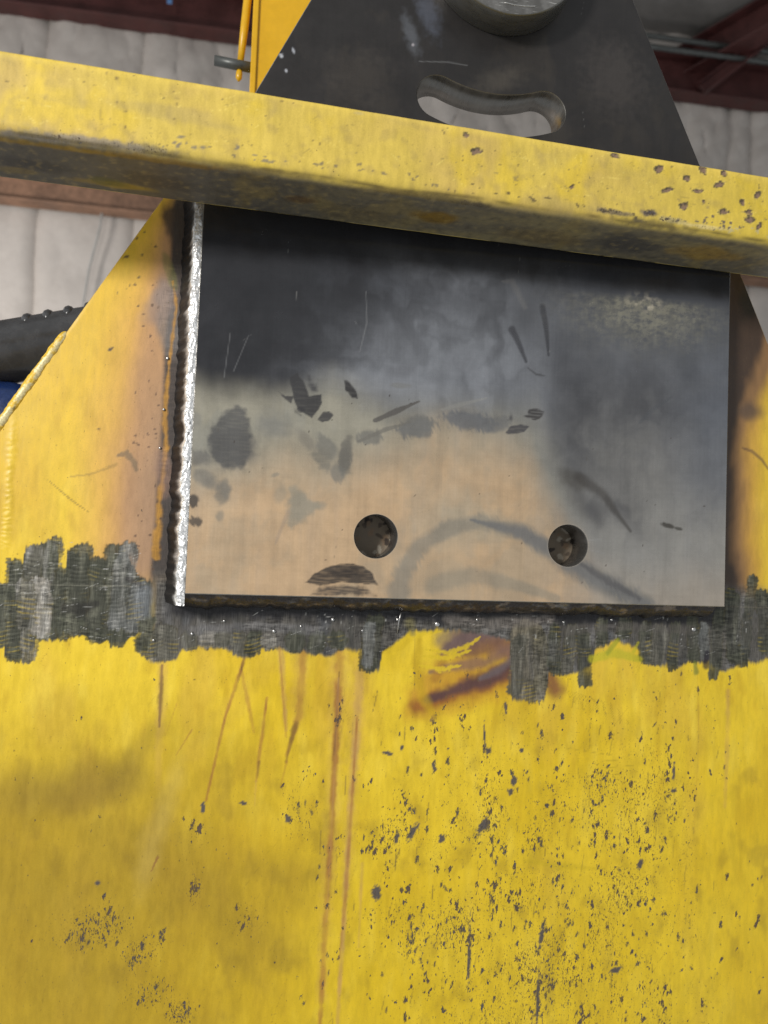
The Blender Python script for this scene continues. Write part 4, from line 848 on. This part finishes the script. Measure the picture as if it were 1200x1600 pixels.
# clean cut lip round the holes and slot
lip = np.exp(-((np.minimum(np.hypot(A - H1[0], B - H1[1]), np.hypot(A - H2[0], B - H2[1])) - HR) / .0012) ** 2)
cv.put(ALL, .6 * lip, srgb(206, 192, 172), metal=.5)
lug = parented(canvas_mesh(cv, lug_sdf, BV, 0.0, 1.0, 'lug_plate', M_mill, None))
tag(lug, 'dark mill-scale steel lug plate with tan smudged lower half')
def circ(c, r, n=72): return [(c[0] + r * math.cos(-2 * math.pi * i / n), c[1] + r * math.sin(-2 * math.pi * i / n)) for i in range(n)]
sl_ = []
for i in range(24):                                     # slot outline, clockwise, solid outside
    th = -SA + 2 * SA * i / 23; sl_.append((XC + (SR - SW) * math.sin(th), ZC - (SR - SW) * math.cos(th)))
def cap_(th0, s0):
    cx, cz = XC + SR * math.sin(th0), ZC - SR * math.cos(th0); o_ = []
    for i in range(1, 20):
        a_ = math.pi / 2 + th0 - math.pi * i / 20 if s0 > 0 else -math.pi / 2 + th0 - math.pi * i / 20
        o_.append((cx + SW * math.cos(a_), cz + SW * math.sin(a_)))
    return o_
sl_ += cap_(SA, 1)
for i in range(24):
    th = SA - 2 * SA * i / 23; sl_.append((XC + (SR + SW) * math.sin(th), ZC - (SR + SW) * math.cos(th)))
sl_ += cap_(-SA, -1)
rim([lug_poly], 0, TH, BV, 'cut_edge', [M_cut], lug, [0])
for h in (H1, H2): 
    o = rim([circ(h, HR)], 0, TH - .0006, BV, 'bolt_hole', [M_mach], lug, [0])
    for p_ in o.data.polygons: p_.use_smooth = True
o = rim([sl_], 0, TH, BV, 'curved_slot', [M_mach], lug, [0])
for p_ in o.data.polygons: p_.use_smooth = True
# back skin of the part that stands free above the yellow plate (with the slot left open)
cb = Canvas(.002, .598, .44, .814, .006)
cb.C[:] = srgb(60, 58, 56); cb.M[:] = .4; cb.R[:] = .4
canvas_mesh(cb, lug_sdf, BV, TH, 1.0, 'back_face', M_mill, lug)
del cv, cb

# ---- weld beads
def bead(name, path_fn, n, prof, nprof, paint_fn, parent, label):
    s = np.linspace(0, 1, n); u = np.linspace(0, 1, nprof); S, U = np.meshgrid(s, u)
    V, C, Rr, Mm = path_fn(S, U)
    o = link_mesh(name, V.reshape(-1, 3), grid_faces(nprof, n), M_bead, parent, True, {'paint': C.reshape(-1, 3), 'finish': np.stack([Rr, Mm, Rr * 0], -1).reshape(-1, 3)})
    return tag(o, label)
def left_bead(S, U):
    z = -.012 + S * .447
    per = .0036
    ph = (z + .0035 * (2 * U - 1) ** 2 + .0035 * fbm(z * 70, U * 2.5, 3, 4)) / per
    fr = ph - np.floor(ph)
    scal = np.sqrt(np.clip(1 - (2 * fr - 1) ** 2, 0, 1))
    wob = .0030 * perlin(z * 40, z * 0, 6) + .0022 * perlin(z * 130, z * 0, 7)
    W_ = .0098 + .7 * wob + .004 * sm(.36, .40, z) * perlin(z * 90, z * 0, 9)
    U2 = U
    x = .0004 - np.minimum(U2 / .72, 1) * W_ - .014 * sm(.70, 1.0, U2)
    y = .0012 + .004 * U2 + .036 * sm(.66, 1.0, U2) - .0022 * np.sin(np.pi * np.clip(U2 / .8, 0, 1)) - .0006 * scal * sm(-.4, .4, fbm(z * 50, U * 2, 2, 13)) * np.sin(np.pi * np.clip(U2 / .75, 0, 1)) + .0022 * fbm(z * 110, U * 3, 4, 12) * (1 - .6 * sm(.7, .9, U2))
    f = sm(.80, .68, U2 + .08 * fbm(z * 120, U * 3, 2, 14)) * (1 - .7 * sm(.38, .55, fbm(z * 90, U * 2, 3, 16)))
    f = f * (1 - .55 * sm(.37, .385, z) * sm(.412, .40, z))
    C = srgb(44, 42, 42)[None, None] * (1 - f[..., None]) + srgb(250, 249, 247)[None, None] * f[..., None]  # near-white puts the bead's highlights into its silver colour
    C = C * (1 - .35 * (fr < .16) * (f > .4))[..., None]
    return np.stack([x, y, z], -1), C, .26 + .15 * (1 - f) + .06 * scal, .6 - .05 * f
def bottom_bead(S, U):
    x = -.010 + S * .604
    ph = (x + .005 * (2 * U - 1) ** 2 + .003 * perlin(x * 40, U * 2, 24)) / .0085; fr = ph - np.floor(ph)
    scal = np.sqrt(np.clip(1 - (2 * fr - 1) ** 2, 0, 1))
    wob = .0025 * perlin(x * 30, x * 0, 26) + .0018 * perlin(x * 110, x * 0, 27)
    z = .0004 - U * (.0165 + 1.5 * wob) - .003 * np.sin(np.pi * U)
    y = .009 + .030 * U ** 1.1 - .0030 * np.sin(np.pi * U) - .0014 * scal * np.sin(np.pi * U) + .0030 * fbm(x * 80, U * 2.4, 4, 28)
    f = .75 * sm(.12, .5, fbm(x * 55, U * 3, 3, 29)) * sm(.9, .4, U)
    C = srgb(74, 69, 66)[None, None] * (1 - f[..., None]) + srgb(140, 126, 110)[None, None] * f[..., None]
    g = .6 * sm(.2, .6, fbm(x * 45 + 9, U * 2.5, 4, 33)); C = C * (1 - g[..., None]) + srgb(150, 146, 140)[None, None] * g[..., None]
    return np.stack([x, y, z], -1), C, .28 + .12 * scal, .75 + 0 * x
bead('weld_bead', left_bead, 900, None, 26, None, lug, 'bright silver weld bead down the left edge')
bead('weld_bead', bottom_bead, 800, None, 24, None, lug, 'dark sooty weld bead along the bottom edge')
def edge_bead(S, U):                                   # painted cap weld along the sloping edge of the yellow plate
    p0, p1 = np.array((-0.1337, 0.2653)), np.array((-0.2429, 0.0782)); L = np.linalg.norm(p1 - p0); t = (p1 - p0) / L; nrm = np.array([-t[1], t[0]])
    if nrm[0] > 0: nrm = -nrm
    s = S * L; an = (U - .5) * 1.30 * np.pi
    ph = (s + .003 * np.cos(an)) / .0058; scal = np.sqrt(np.clip(1 - (2 * (ph - np.floor(ph)) - 1) ** 2, 0, 1))
    endr = np.minimum(1, np.sqrt(np.clip(S * L / .008, 0, 1)))
    r_ = (.0044 + .0003 * scal + .0013 * perlin(s * 40, s * 0, 44) + .0006 * perlin(s * 150, s * 0, 45)) * endr + .0002
    off = .0020 + r_ * np.sin(an); y = TH - .0003 - r_ * np.cos(an) * .9 + .002
    P_ = p0 + s[..., None] * t + off[..., None] * nrm
    worn = sm(.05, .35, fbm(s * 70, U * 3, 3, 46) + .5 * np.exp(-((U - .36) / .16) ** 2) - .12)
    C = srgb(228, 186, 50)[None, None] * (1 - worn[..., None]) + srgb(226, 210, 156)[None, None] * worn[..., None]
    dk = .7 * sm(.45, .55, fbm(s * 110 + 5, U * 5, 3, 48)); C = C * (1 - dk[..., None]) + srgb(96, 82, 52)[None, None] * dk[..., None]
    return np.stack([P_[..., 0], y, P_[..., 1]], -1), C, .42 + 0 * s, .15 * worn
bead('weld_bead', edge_bead, 420, None, 18, None, yellow, 'yellow painted weld bead along the sloping left edge, rubbed pale')
# spatter
import bmesh
def ball_mesh():
    bm = bmesh.new(); bmesh.ops.create_icosphere(bm, subdivisions=2, radius=1.0)
    for v in bm.verts: v.co *= 1 + .12 * math.sin(7 * v.co.x + 3) * math.cos(5 * v.co.z)
    me = bpy.data.meshes.new('weld_spatter'); bm.to_mesh(me); bm.free(); me.materials.append(M_ball)
    for p in me.polygons: p.use_smooth = True
    return me
bme = ball_mesh()
for x, y, z, r_, par in [
    (0.2722, .0392, -0.0297, 0.0032, None),
    (0.0919, .0392, -0.0404, 0.0021, None),
    (0.2268, .0392, -0.0256, 0.0018, None),
    (0.5864, .0392, -0.0302, 0.0028, None),
    (0.1879, .0392, -0.0382, 0.0014, None),
    (0.3181, .0392, -0.0239, 0.0014, None),
    (-0.0322, .0392, -0.0518, 0.0014, None),
    (0.1549, .0392, -0.0269, 0.0021, None),
    (0.0065, .0392, -0.0445, 0.0018, None),
    (0.0389, .0392, -0.0305, 0.0014, None),
    (0.4218, .0392, -0.0248, 0.0015, None),
    (0.4812, .0392, -0.0208, 0.0017, None),
    (-0.0324, .0392, 0.2459, 0.0018, None),
    (-0.0336, .0392, 0.191, 0.0015, None),
    (-0.0356, .0392, 0.1499, 0.0014, None),
    (0.1205, .0392, -0.0345, 0.0013, None)]:
    o = bpy.data.objects.new('weld_spatter', bme); col.objects.link(o); o.location = (x, y, z); o.scale = (r_, r_ * .8, r_); o.parent = yellow
o = tube('weld_wire', [(0.2294, .034, -0.0170), (0.2276, .036, -0.0270), (0.2267, .039, -0.0411)], [.0008, .0009, .0004], M_ball, yellow, 8)

# ------------------------------------------------------------------ steel pin through the lug
def lathe(name, prof, c, mat, parent=None, seg=96):
    V, F = [], []
    for (r_, y) in prof:
        for k in range(seg):
            an = 2 * math.pi * k / seg; V.append((c[0] + r_ * math.cos(an), y, c[1] + r_ * math.sin(an)))
    for i in range(len(prof) - 1):
        for k in range(seg): F.append((i * seg + k, (i + 1) * seg + k, (i + 1) * seg + (k + 1) % seg, i * seg + (k + 1) % seg))
    o = link_mesh(name, V, F, mat, parent, True)
    return o
t = NT('scratched_pin_face')
a1 = t.noise(t.coords((60, 60, 900), (0, R(24), 0)), 1.0, 3, .6); a2 = t.noise(t.coords((400, 400, 30), (0, R(-50), 0)), 1.0, 3, .6); a3 = t.noise(t.coords(), 45, 5, .6)
c = t.mix(t.ramp(a3, .35, .65), (.17, .162, .15), (.29, .278, .26)); c = t.mix(t.ramp(a1, .60, .68, 0, .8), c, (.72, .70, .66)); c = t.mix(t.ramp(a2, .70, .75, 0, .5), c, (.75, .73, .7))
t.l(c, t.b.inputs['Base Color']); t.b.inputs['Metallic'].default_value = .8; t.b.inputs['Roughness'].default_value = .34; t.l(t.bump(a1, .3, .0004), t.b.inputs['Normal'])
M_face = t.m
M_side = simple('turned_pin_side', (.20, .195, .18), .28, .8, .05, 40, .03, .0003, (1, 4, 1))
pin = tag(empty('steel_pin', (.3105, -.0005, .7105)), 'round machined steel pin standing proud of the lug plate, top of frame', 'steel pin')
inv = Matrix.Translation(-pin.location)
PR = .0835; PX, PZ_ = .3105, .7105
for nm, prof, mt in (('pin_side', [(PR - .0015, -.034), (PR, -.0325), (PR, -.002), (PR, -.0006)], M_side), ('pin_face', [(PR - .0015, -.034), (PR * .8, -.0342), (PR * .5, -.0342), (.0005, -.0342)], M_face)):
    o = lathe(nm, prof, (PX, PZ_), mt, pin); o.matrix_parent_inverse = inv
    if nm == 'pin_face':
        for p_ in o.data.polygons: p_.use_smooth = False
def arc_scratch(r0, a0, a1, wd):
    pts = [(XC + .012 + r0 * math.cos(R(a0 + (a1 - a0) * i / 14)), -.0342, ZC + .03 + r0 * math.sin(R(a0 + (a1 - a0) * i / 14))) for i in range(15)]
    o = tube('scratch', pts, [.0001] + [wd] * 13 + [.0001], M_ball, pin, 6); o.matrix_parent_inverse = inv
arc_scratch(.080, 246, 296, .0011); arc_scratch(.090, 238, 266, .0008); arc_scratch(.068, 262, 310, .0009); arc_scratch(.097, 262, 284, .0007)

# ------------------------------------------------------------------ yellow square tube across the front
bar_yaw = R(2.232); bar_o = np.array([0.3, -0.0989, 0.3859]); bh, bd = .0720, .0821
bdir = np.array([math.cos(bar_yaw), math.sin(bar_yaw), -.0014]); bn = np.array([-math.sin(bar_yaw), math.cos(bar_yaw), 0]); bu = np.array([0, 0, 1.0])
# profile: start at rear bottom, forward along underside, round the big lower front corner, up the face, small top corner, back along the top
prof = []
def arc(cx, cy, r_, a0, a1, n):
    for i in range(n): a_ = R(a0 + (a1 - a0) * i / (n - 1)); prof.append((cx + r_ * math.cos(a_), cy + r_ * math.sin(a_)))
rb_, rt_ = .0125, .0035
st = .0014
for i in range(int((bd - rb_ - .002) / st)): prof.append((bd - .002 - i * st, 0))
arc(rb_, rb_, rb_, 270, 180, 15)
m_ = int((bh - rb_ - rt_) / st)
for i in range(1, m_): prof.append((0, rb_ + (bh - rb_ - rt_) * i / m_))
arc(rt_, bh - rt_, rt_, 180, 90, 7)
for i in range(1, 12): prof.append((rt_ + (bd - 2 * rt_) * i / 12, bh))
arc(bd - rt_, bh - rt_, rt_, 90, 0, 5)
for i in range(1, 10): prof.append((bd, bh - rt_ - (bh - rt_ - .002) * i / 10))
arc(bd - .002, .002, .002, 0, -90, 5)
prof = np.array(prof); seg = np.linalg.norm(np.diff(prof, axis=0), axis=1); tt = np.concatenate([[0], np.cumsum(seg)])
i_front = np.argmin(np.abs(prof[:, 0]) + np.abs(prof[:, 1] - rb_ - .001)); T0 = tt[i_front] - .001 - rb_     # t = T0 + h on the face
na = int(1.25 / .0016); av = np.linspace(-.62, .63, na)
class Ring(Canvas):
    def __init__(s):
        s.av = av; s.bv = tt; s.A, s.B = np.meshgrid(av, tt)
        s.C = np.zeros(s.A.shape + (3,)); s.R = np.full(s.A.shape, .48); s.M = np.zeros(s.A.shape); s.D = np.zeros(s.A.shape); s.H = np.zeros(s.A.shape)
cv = Ring(); A, B = cv.A, cv.B
FACE = lambda s, h: (s, T0 + h)                        # h: height above the lower edge line
UND = lambda s, w_: (s, bd - .002 - w_)                # w_: distance behind the face
n0 = fbm(A * 8, B * 8, 5, 201); n1 = fbm(A * 22, B * 14, 4, 202); n2 = fbm(A * 70, B * 60, 3, 203)
cv.C[:] = srgb(214, 186, 82); cv.put(ALL, .8 * sm(-.15, .35, n0), srgb(200, 170, 92)); cv.put(ALL, .75 * sm(.0, .45, n1), srgb(226, 194, 60)); cv.put(ALL, .45 * sm(.05, .5, n2), srgb(176, 152, 84)); cv.put(ALL, .4 * sm(.1, .5, fbm(A * 9 + 5, B * 30, 4, 204)), srgb(168, 148, 96))
cv.put(ALL, .55 * sm(.12, .3, A) , srgb(226, 196, 58)); cv.D[:] = .12
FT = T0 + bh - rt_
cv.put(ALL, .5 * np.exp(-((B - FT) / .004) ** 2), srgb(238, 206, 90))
# underside: darker olive grey with mottled patches
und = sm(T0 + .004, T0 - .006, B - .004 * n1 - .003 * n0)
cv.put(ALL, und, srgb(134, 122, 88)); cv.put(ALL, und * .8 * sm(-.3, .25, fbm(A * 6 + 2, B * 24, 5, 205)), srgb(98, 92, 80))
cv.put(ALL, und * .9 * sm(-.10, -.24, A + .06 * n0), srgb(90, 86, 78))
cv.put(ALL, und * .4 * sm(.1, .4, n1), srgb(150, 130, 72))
for c, ra, rb, an, t_, op in [
    (UND(-0.0675, 0.0433), 0.029, 0.013, 0, (130, 100, 24), 0.9),
    (UND(-0.375, 0.0662), 0.0348, 0.0074, 0, (170, 140, 30), 0.7),
    (UND(-0.38, 0.0613), 0.0174, 0.0093, 0, (96, 92, 30), 0.7),
    (UND(-0.2021, 0.0438), 0.0174, 0.0093, 0, (96, 72, 40), 0.7),
    (UND(0.1443, 0.0426), 0.0406, 0.0241, 0, (76, 72, 66), 0.9),
    (UND(0.2352, 0.0408), 0.0464, 0.0186, 0, (150, 120, 50), 0.8),
    (UND(-0.4383, 0.048), 0.0348, 0.013, 0, (70, 66, 60), 0.9),
    (UND(-0.3328, 0.0473), 0.0522, 0.0167, 0, (72, 68, 62), 0.8),
    (UND(-0.4582, 0.0633), 0.0232, 0.0074, 0, (120, 104, 60), 0.7),
    (UND(-0.1429, 0.0588), 0.0522, 0.0186, 0, (104, 92, 66), 0.6),
    (UND(0.0544, 0.0536), 0.0522, 0.0186, 0, (118, 100, 60), 0.6)]: cv.blob(c, ra, rb, an, srgb(*t_), op, .5, .45, 40, int(abs(c[0]) * 999) % 40)
# scuffed lower corner: bare grey, dark smear lines
for c, ra, rb, an, t_, op, bri in [
    (FACE(-0.3818, 0.0054), 0.0638, 0.0041, 0, (150, 140, 130), 0.8, 0.6),
    (FACE(-0.4274, 0.0022), 0.0406, 0.0029, 0, (130, 124, 118), 0.8, 0.6),
    (FACE(-0.3398, 0.004), 0.0348, 0.0058, 0, (128, 118, 96), 0.6, 0.8),
    (FACE(-0.4271, -0.0049), 0.0696, 0.0035, 0, (150, 118, 24), 0.7, 0),
    (FACE(-0.3342, -0.0031), 0.0696, 0.0041, 0, (152, 116, 24), 0.6, 0),
    (FACE(-0.2353, 0.0011), 0.0696, 0.0029, 0, (120, 104, 60), 0.6, 0.4),
    (FACE(-0.0675, -0.0003), 0.0464, 0.0041, 0, (110, 94, 50), 0.7, 0.5),
    (FACE(-0.0356, -0.0021), 0.0174, 0.0029, 0, (80, 72, 60), 0.8, 0.8),
    (FACE(0.1049, 0.0092), 0.0232, 0.0029, 0, (96, 88, 96), 0.7, 1),
    (FACE(0.1444, 0.0138), 0.0104, 0.0041, 0, (70, 66, 84), 0.95, 1),
    (FACE(0.169, 0.0099), 0.0174, 0.0029, 0, (186, 170, 120), 0.8, 0.9),
    (FACE(0.2056, 0.008), 0.0348, 0.0023, 0, (220, 200, 140), 0.7, 0.6),
    (FACE(0.1332, 0.0045), 0.0081, 0.0023, 0, (74, 68, 70), 0.9, 0.8),
    (FACE(0.1475, 0.0031), 0.0464, 0.0052, 0, (110, 98, 60), 0.7, 0.3),
    (FACE(-0.1172, -0.0011), 0.0348, 0.0035, 0, (120, 100, 50), 0.6, 0.3),
    (FACE(-0.1562, 0.067), 0.007, 0.0017, 0, (200, 180, 120), 0.6, 0)]: cv.blob(c, ra, rb, an, srgb(*t_), op, .6, .7, 110, int(abs(c[0]) * 999) % 40, 0, metal=.3 * bri, dens=bri)
ln = np.exp(-((B - (T0 + .003 + .0018 * perlin(A * 12, A * 0, 7))) / .0018) ** 2)
cv.put(ALL, .75 * ln * sm(-.4, .2, fbm(A * 25, B * 10, 3, 209)), srgb(92, 78, 40))
# flakes on the right half
for c, ra, rb, an in [
    (FACE(-0.0412, 0.0489), 0.0064, 0.0029, 20),
    (FACE(0.1041, 0.0671), 0.0052, 0.0023, -4),
    (FACE(0.1533, 0.0606), 0.0058, 0.0035, 40),
    (FACE(0.2029, 0.0672), 0.0046, 0.0041, -40),
    (FACE(0.2276, 0.0675), 0.0035, 0.0035, 0),
    (FACE(0.1847, 0.0552), 0.0041, 0.0029, 0),
    (FACE(0.2226, 0.0546), 0.0064, 0.0029, 22),
    (FACE(0.1625, 0.0401), 0.0064, 0.0023, 22),
    (FACE(0.1975, 0.0443), 0.0058, 0.0023, 8),
    (FACE(0.1817, 0.0261), 0.0052, 0.0035, 22),
    (FACE(0.2674, 0.0494), 0.0046, 0.0029, 45),
    (FACE(0.25, 0.0395), 0.0029, 0.0035, 0),
    (FACE(0.2276, 0.0263), 0.0058, 0.0029, 5),
    (FACE(0.2578, 0.0297), 0.0041, 0.0035, 0),
    (FACE(0.2587, 0.0224), 0.0058, 0.0035, 12),
    (FACE(0.2703, 0.0171), 0.0052, 0.0023, 58),
    (FACE(-0.0519, 0.0628), 0.0029, 0.0023, 0),
    (FACE(0.0581, 0.028), 0.0029, 0.0017, 30),
    (FACE(0.2044, 0.0339), 0.0017, 0.0017, 0),
    (FACE(0.2963, 0.0362), 0.0058, 0.0029, 30),
    (FACE(0.3116, 0.059), 0.0052, 0.0035, 10),
    (FACE(0.3278, 0.0301), 0.0052, 0.0029, 50)]:
    cv.blob(c, ra * 1.25, rb * 1.3, an, srgb(236, 210, 110), .7, .4, .5, 160, int(abs(c[0]) * 999) % 40)
    cv.blob(c, ra * 1.15, rb * 1.15, an, srgb(72, 62, 50), .95, .25, .7, 260, int(abs(c[0]) * 999) % 40)
    cv.blob((c[0] + .0006, c[1] - .0004), ra * .85, rb * .8, an, srgb(138, 112, 90), .95, .25, .6, 240, int(abs(c[0]) * 999) % 40, rough=.6, dh=-.0004)
    cv.line([(c[0] - ra, c[1] - rb * .2), (c[0] + ra * .7, c[1] + rb * .75)], [.0006, .0014, .0004], srgb(60, 50, 40), .8, .5)
for k in range(90):
    c = FACE(random.uniform(-.5, .38), random.uniform(.006, .068)); cv.blob(c, random.uniform(.0005, .0016), random.uniform(.0005, .0013), random.uniform(0, 180), srgb(120, 100, 60), .75, .4, .6, 300, k)
for k in range(150):
    s_ = random.uniform(-.5, .38); h_ = random.uniform(.012, .066); an = random.uniform(-40, 90); L = random.uniform(.004, .028)
    cv.line([FACE(s_, h_), FACE(s_ + L * math.cos(R(an)), h_ + L * math.sin(R(an)))], [.0005, .0013, .0005], random.choice([srgb(160, 138, 70), srgb(238, 214, 110)]), .5, .8)
for s0, h0, n_, ss, t_ in ((-.16, .012, 40, .05, (120, 108, 84)), (-.30, .012, 40, .06, (128, 118, 98)), (.10, .011, 26, .025, (84, 74, 56)), (.03, .010, 20, .03, (90, 78, 52)), (.225, .013, 30, .018, (74, 70, 82)), (.26, .010, 26, .022, (200, 184, 130)), (.20, .011, 20, .02, (96, 86, 80)), (.30, .009, 20, .03, (226, 206, 140)), (.18, .030, 18, .05, (176, 152, 84)), (-.05, .03, 22, .08, (168, 146, 80))):
    for _k in range(n_ // 2):
        c = FACE(s0 + random.gauss(0, ss), h0 + random.gauss(0, .0028)); rb = random.uniform(.0005, .0017); cv.blob(c, rb * random.uniform(1, 2.4), rb, random.gauss(0, 25), srgb(*t_), .85, .35, .8, 300, _k)
gr_ = fbm(A * 120, B * 120, 3, 215); cv.put(ALL, .35 * und * sm(.1, .5, gr_), srgb(66, 60, 48)); cv.put(ALL, .3 * und * sm(.1, .5, -gr_), srgb(176, 154, 96))
cv.H += .0004 * fbm(A * 14, B * 14, 3, 211)
# outward normals of the profile
tg = np.gradient(prof, axis=0); tg /= np.linalg.norm(tg, axis=1)[:, None]; nr = np.stack([tg[:, 1], -tg[:, 0]], -1)
if (nr[i_front] @ np.array([-1, 0])) < 0: nr = -nr
PX = prof[:, 0][:, None] + nr[:, 0][:, None] * cv.H; PZ = prof[:, 1][:, None] + nr[:, 1][:, None] * cv.H
bend = .0 * A
V = bar_o + A[..., None] * bdir + PX[..., None] * bn + (PZ + bend)[..., None] * bu
bar = tag(empty('square_tube', tuple(bar_o + .0 * bdir)), 'faded yellow steel square tube crossing in front of the lug plate', 'steel tube')
binv = Matrix.Translation(-bar.location)
nP = len(prof)
o = link_mesh('tube_wall', V.reshape(-1, 3), grid_faces(nP, na, True), M_bar, bar, True, {'paint': cv.C.reshape(-1, 3), 'finish': np.stack([cv.R, cv.M, cv.D], -1).reshape(-1, 3)}); o.matrix_parent_inverse = binv
for e_ in (0, na - 1):
    o = link_mesh('end_cap', V[:, e_], [tuple(range(nP))], M_edge, bar, False); o.matrix_parent_inverse = binv
del cv

# ------------------------------------------------------------------ bright yellow hoist bracket behind
M_hoist = simple('glossy_amber_paint', (.72, .40, .008), .35, 0, .06, 12, .05, .0005)
hb = tag(empty('hoist_bracket', (.12, .35, .60)), 'clean amber yellow hoist bracket behind the top of the lug plate', 'bracket'); hinv = Matrix.Translation(-hb.location)
def hp(o): o.parent = hb; o.matrix_parent_inverse = hinv; return o
hp(join_boxes('side_plate', [(.037, .235, .34, .365, .60, 1.25)], M_hoist, None, .002))
hp(join_boxes('flange', [(.030, .0385, .335, .42, .601, 1.249)], M_hoist, None, .0015))
hp(tube('latch_rod', [(.0135, .352, .772), (.018, .352, .84), (.0275, .352, 1.0), (.034, .352, 1.2)], [.0045, .0062, .0062, .0062], M_hoist))
hp(tube('rod_tip', [(.0125, .352, .752), (.0128, .352, .757), (.0132, .352, .765), (.0135, .352, .772)], [.0015, .0048, .0048, .0030], M_hoist))
hp(tube('latch_pin', [(-.024, .350, .7775), (.034, .350, .7745)], .0075, M_cond))

# ------------------------------------------------------------------ black ribbed tool behind the left edge, blue body under it
M_rub = simple('black_rubber', (.055, .055, .057), .26, 0, .15, 60, .1, .0006)
M_bluep = simple('dark_blue_plastic', (.012, .03, .11), .28, 0, .2, 40, .15, .001)
tool = tag(empty('power_tool', (-.26, .24, .20)), 'black ribbed tool grip with dark blue body behind the sloping left edge', 'power tool'); tinv = Matrix.Translation(-tool.location)
def tp(o): o.parent = tool; o.matrix_parent_inverse = tinv; return o
ax0, ax1 = Vector((-.36, .26, .260)), Vector((-.085, .26, .341)); axd = (ax1 - ax0).normalized(); axn = Vector((-axd.z, 0, axd.x))
rr_ = .041
tp(tube('grip', [ax0, ax0 + axd * .078, ax0 + axd * .08, ax0 + axd * .09, ax0 + axd * .092, ax0 + axd * .25, ax1], [.045, .045, .0425, .0425, rr_, rr_ - .003, rr_ - .005], M_rub, None, 48))
for i in range(6):
    c = ax0 + axd * (.140 + .026 * i); pts = []
    for k in range(7):
        a_ = R(38 + 70 * k / 6); pts.append(c + axn * ((rr_ - .0036) * math.sin(a_)) + Vector((0, -1, 0)) * ((rr_ - .0036) * math.cos(a_)))
    tp(tube('grip_rib', pts, [.002, .0058, .0062, .0062, .0062, .0058, .002], M_rub, None, 10))
tp(tube('seam', [ax0 + axd * .11 + Vector((0, -.0345, .013)), ax0 + axd * .25 + Vector((0, -.0325, .012))], .0008, M_rub, None, 8))
bm = bmesh.new(); bmesh.ops.create_uvsphere(bm, u_segments=40, v_segments=24, radius=1)
for v in bm.verts:
    p = v.co.copy(); f_ = 1 + .05 * math.sin(6 * p.x + 2 * p.z)
    sgn = lambda q, e: math.copysign(abs(q) ** e, q)
    v.co = Vector((-.272 + .075 * sgn(p.x, .7) * f_, .265 + .045 * sgn(p.y, .7), .188 + .062 * sgn(p.z, .7)))
me = bpy.data.meshes.new('tool_body'); bm.to_mesh(me); bm.free(); me.materials.append(M_bluep)
for p_ in me.polygons: p_.use_smooth = True
o = bpy.data.objects.new('tool_body', me); col.objects.link(o); tp(o)
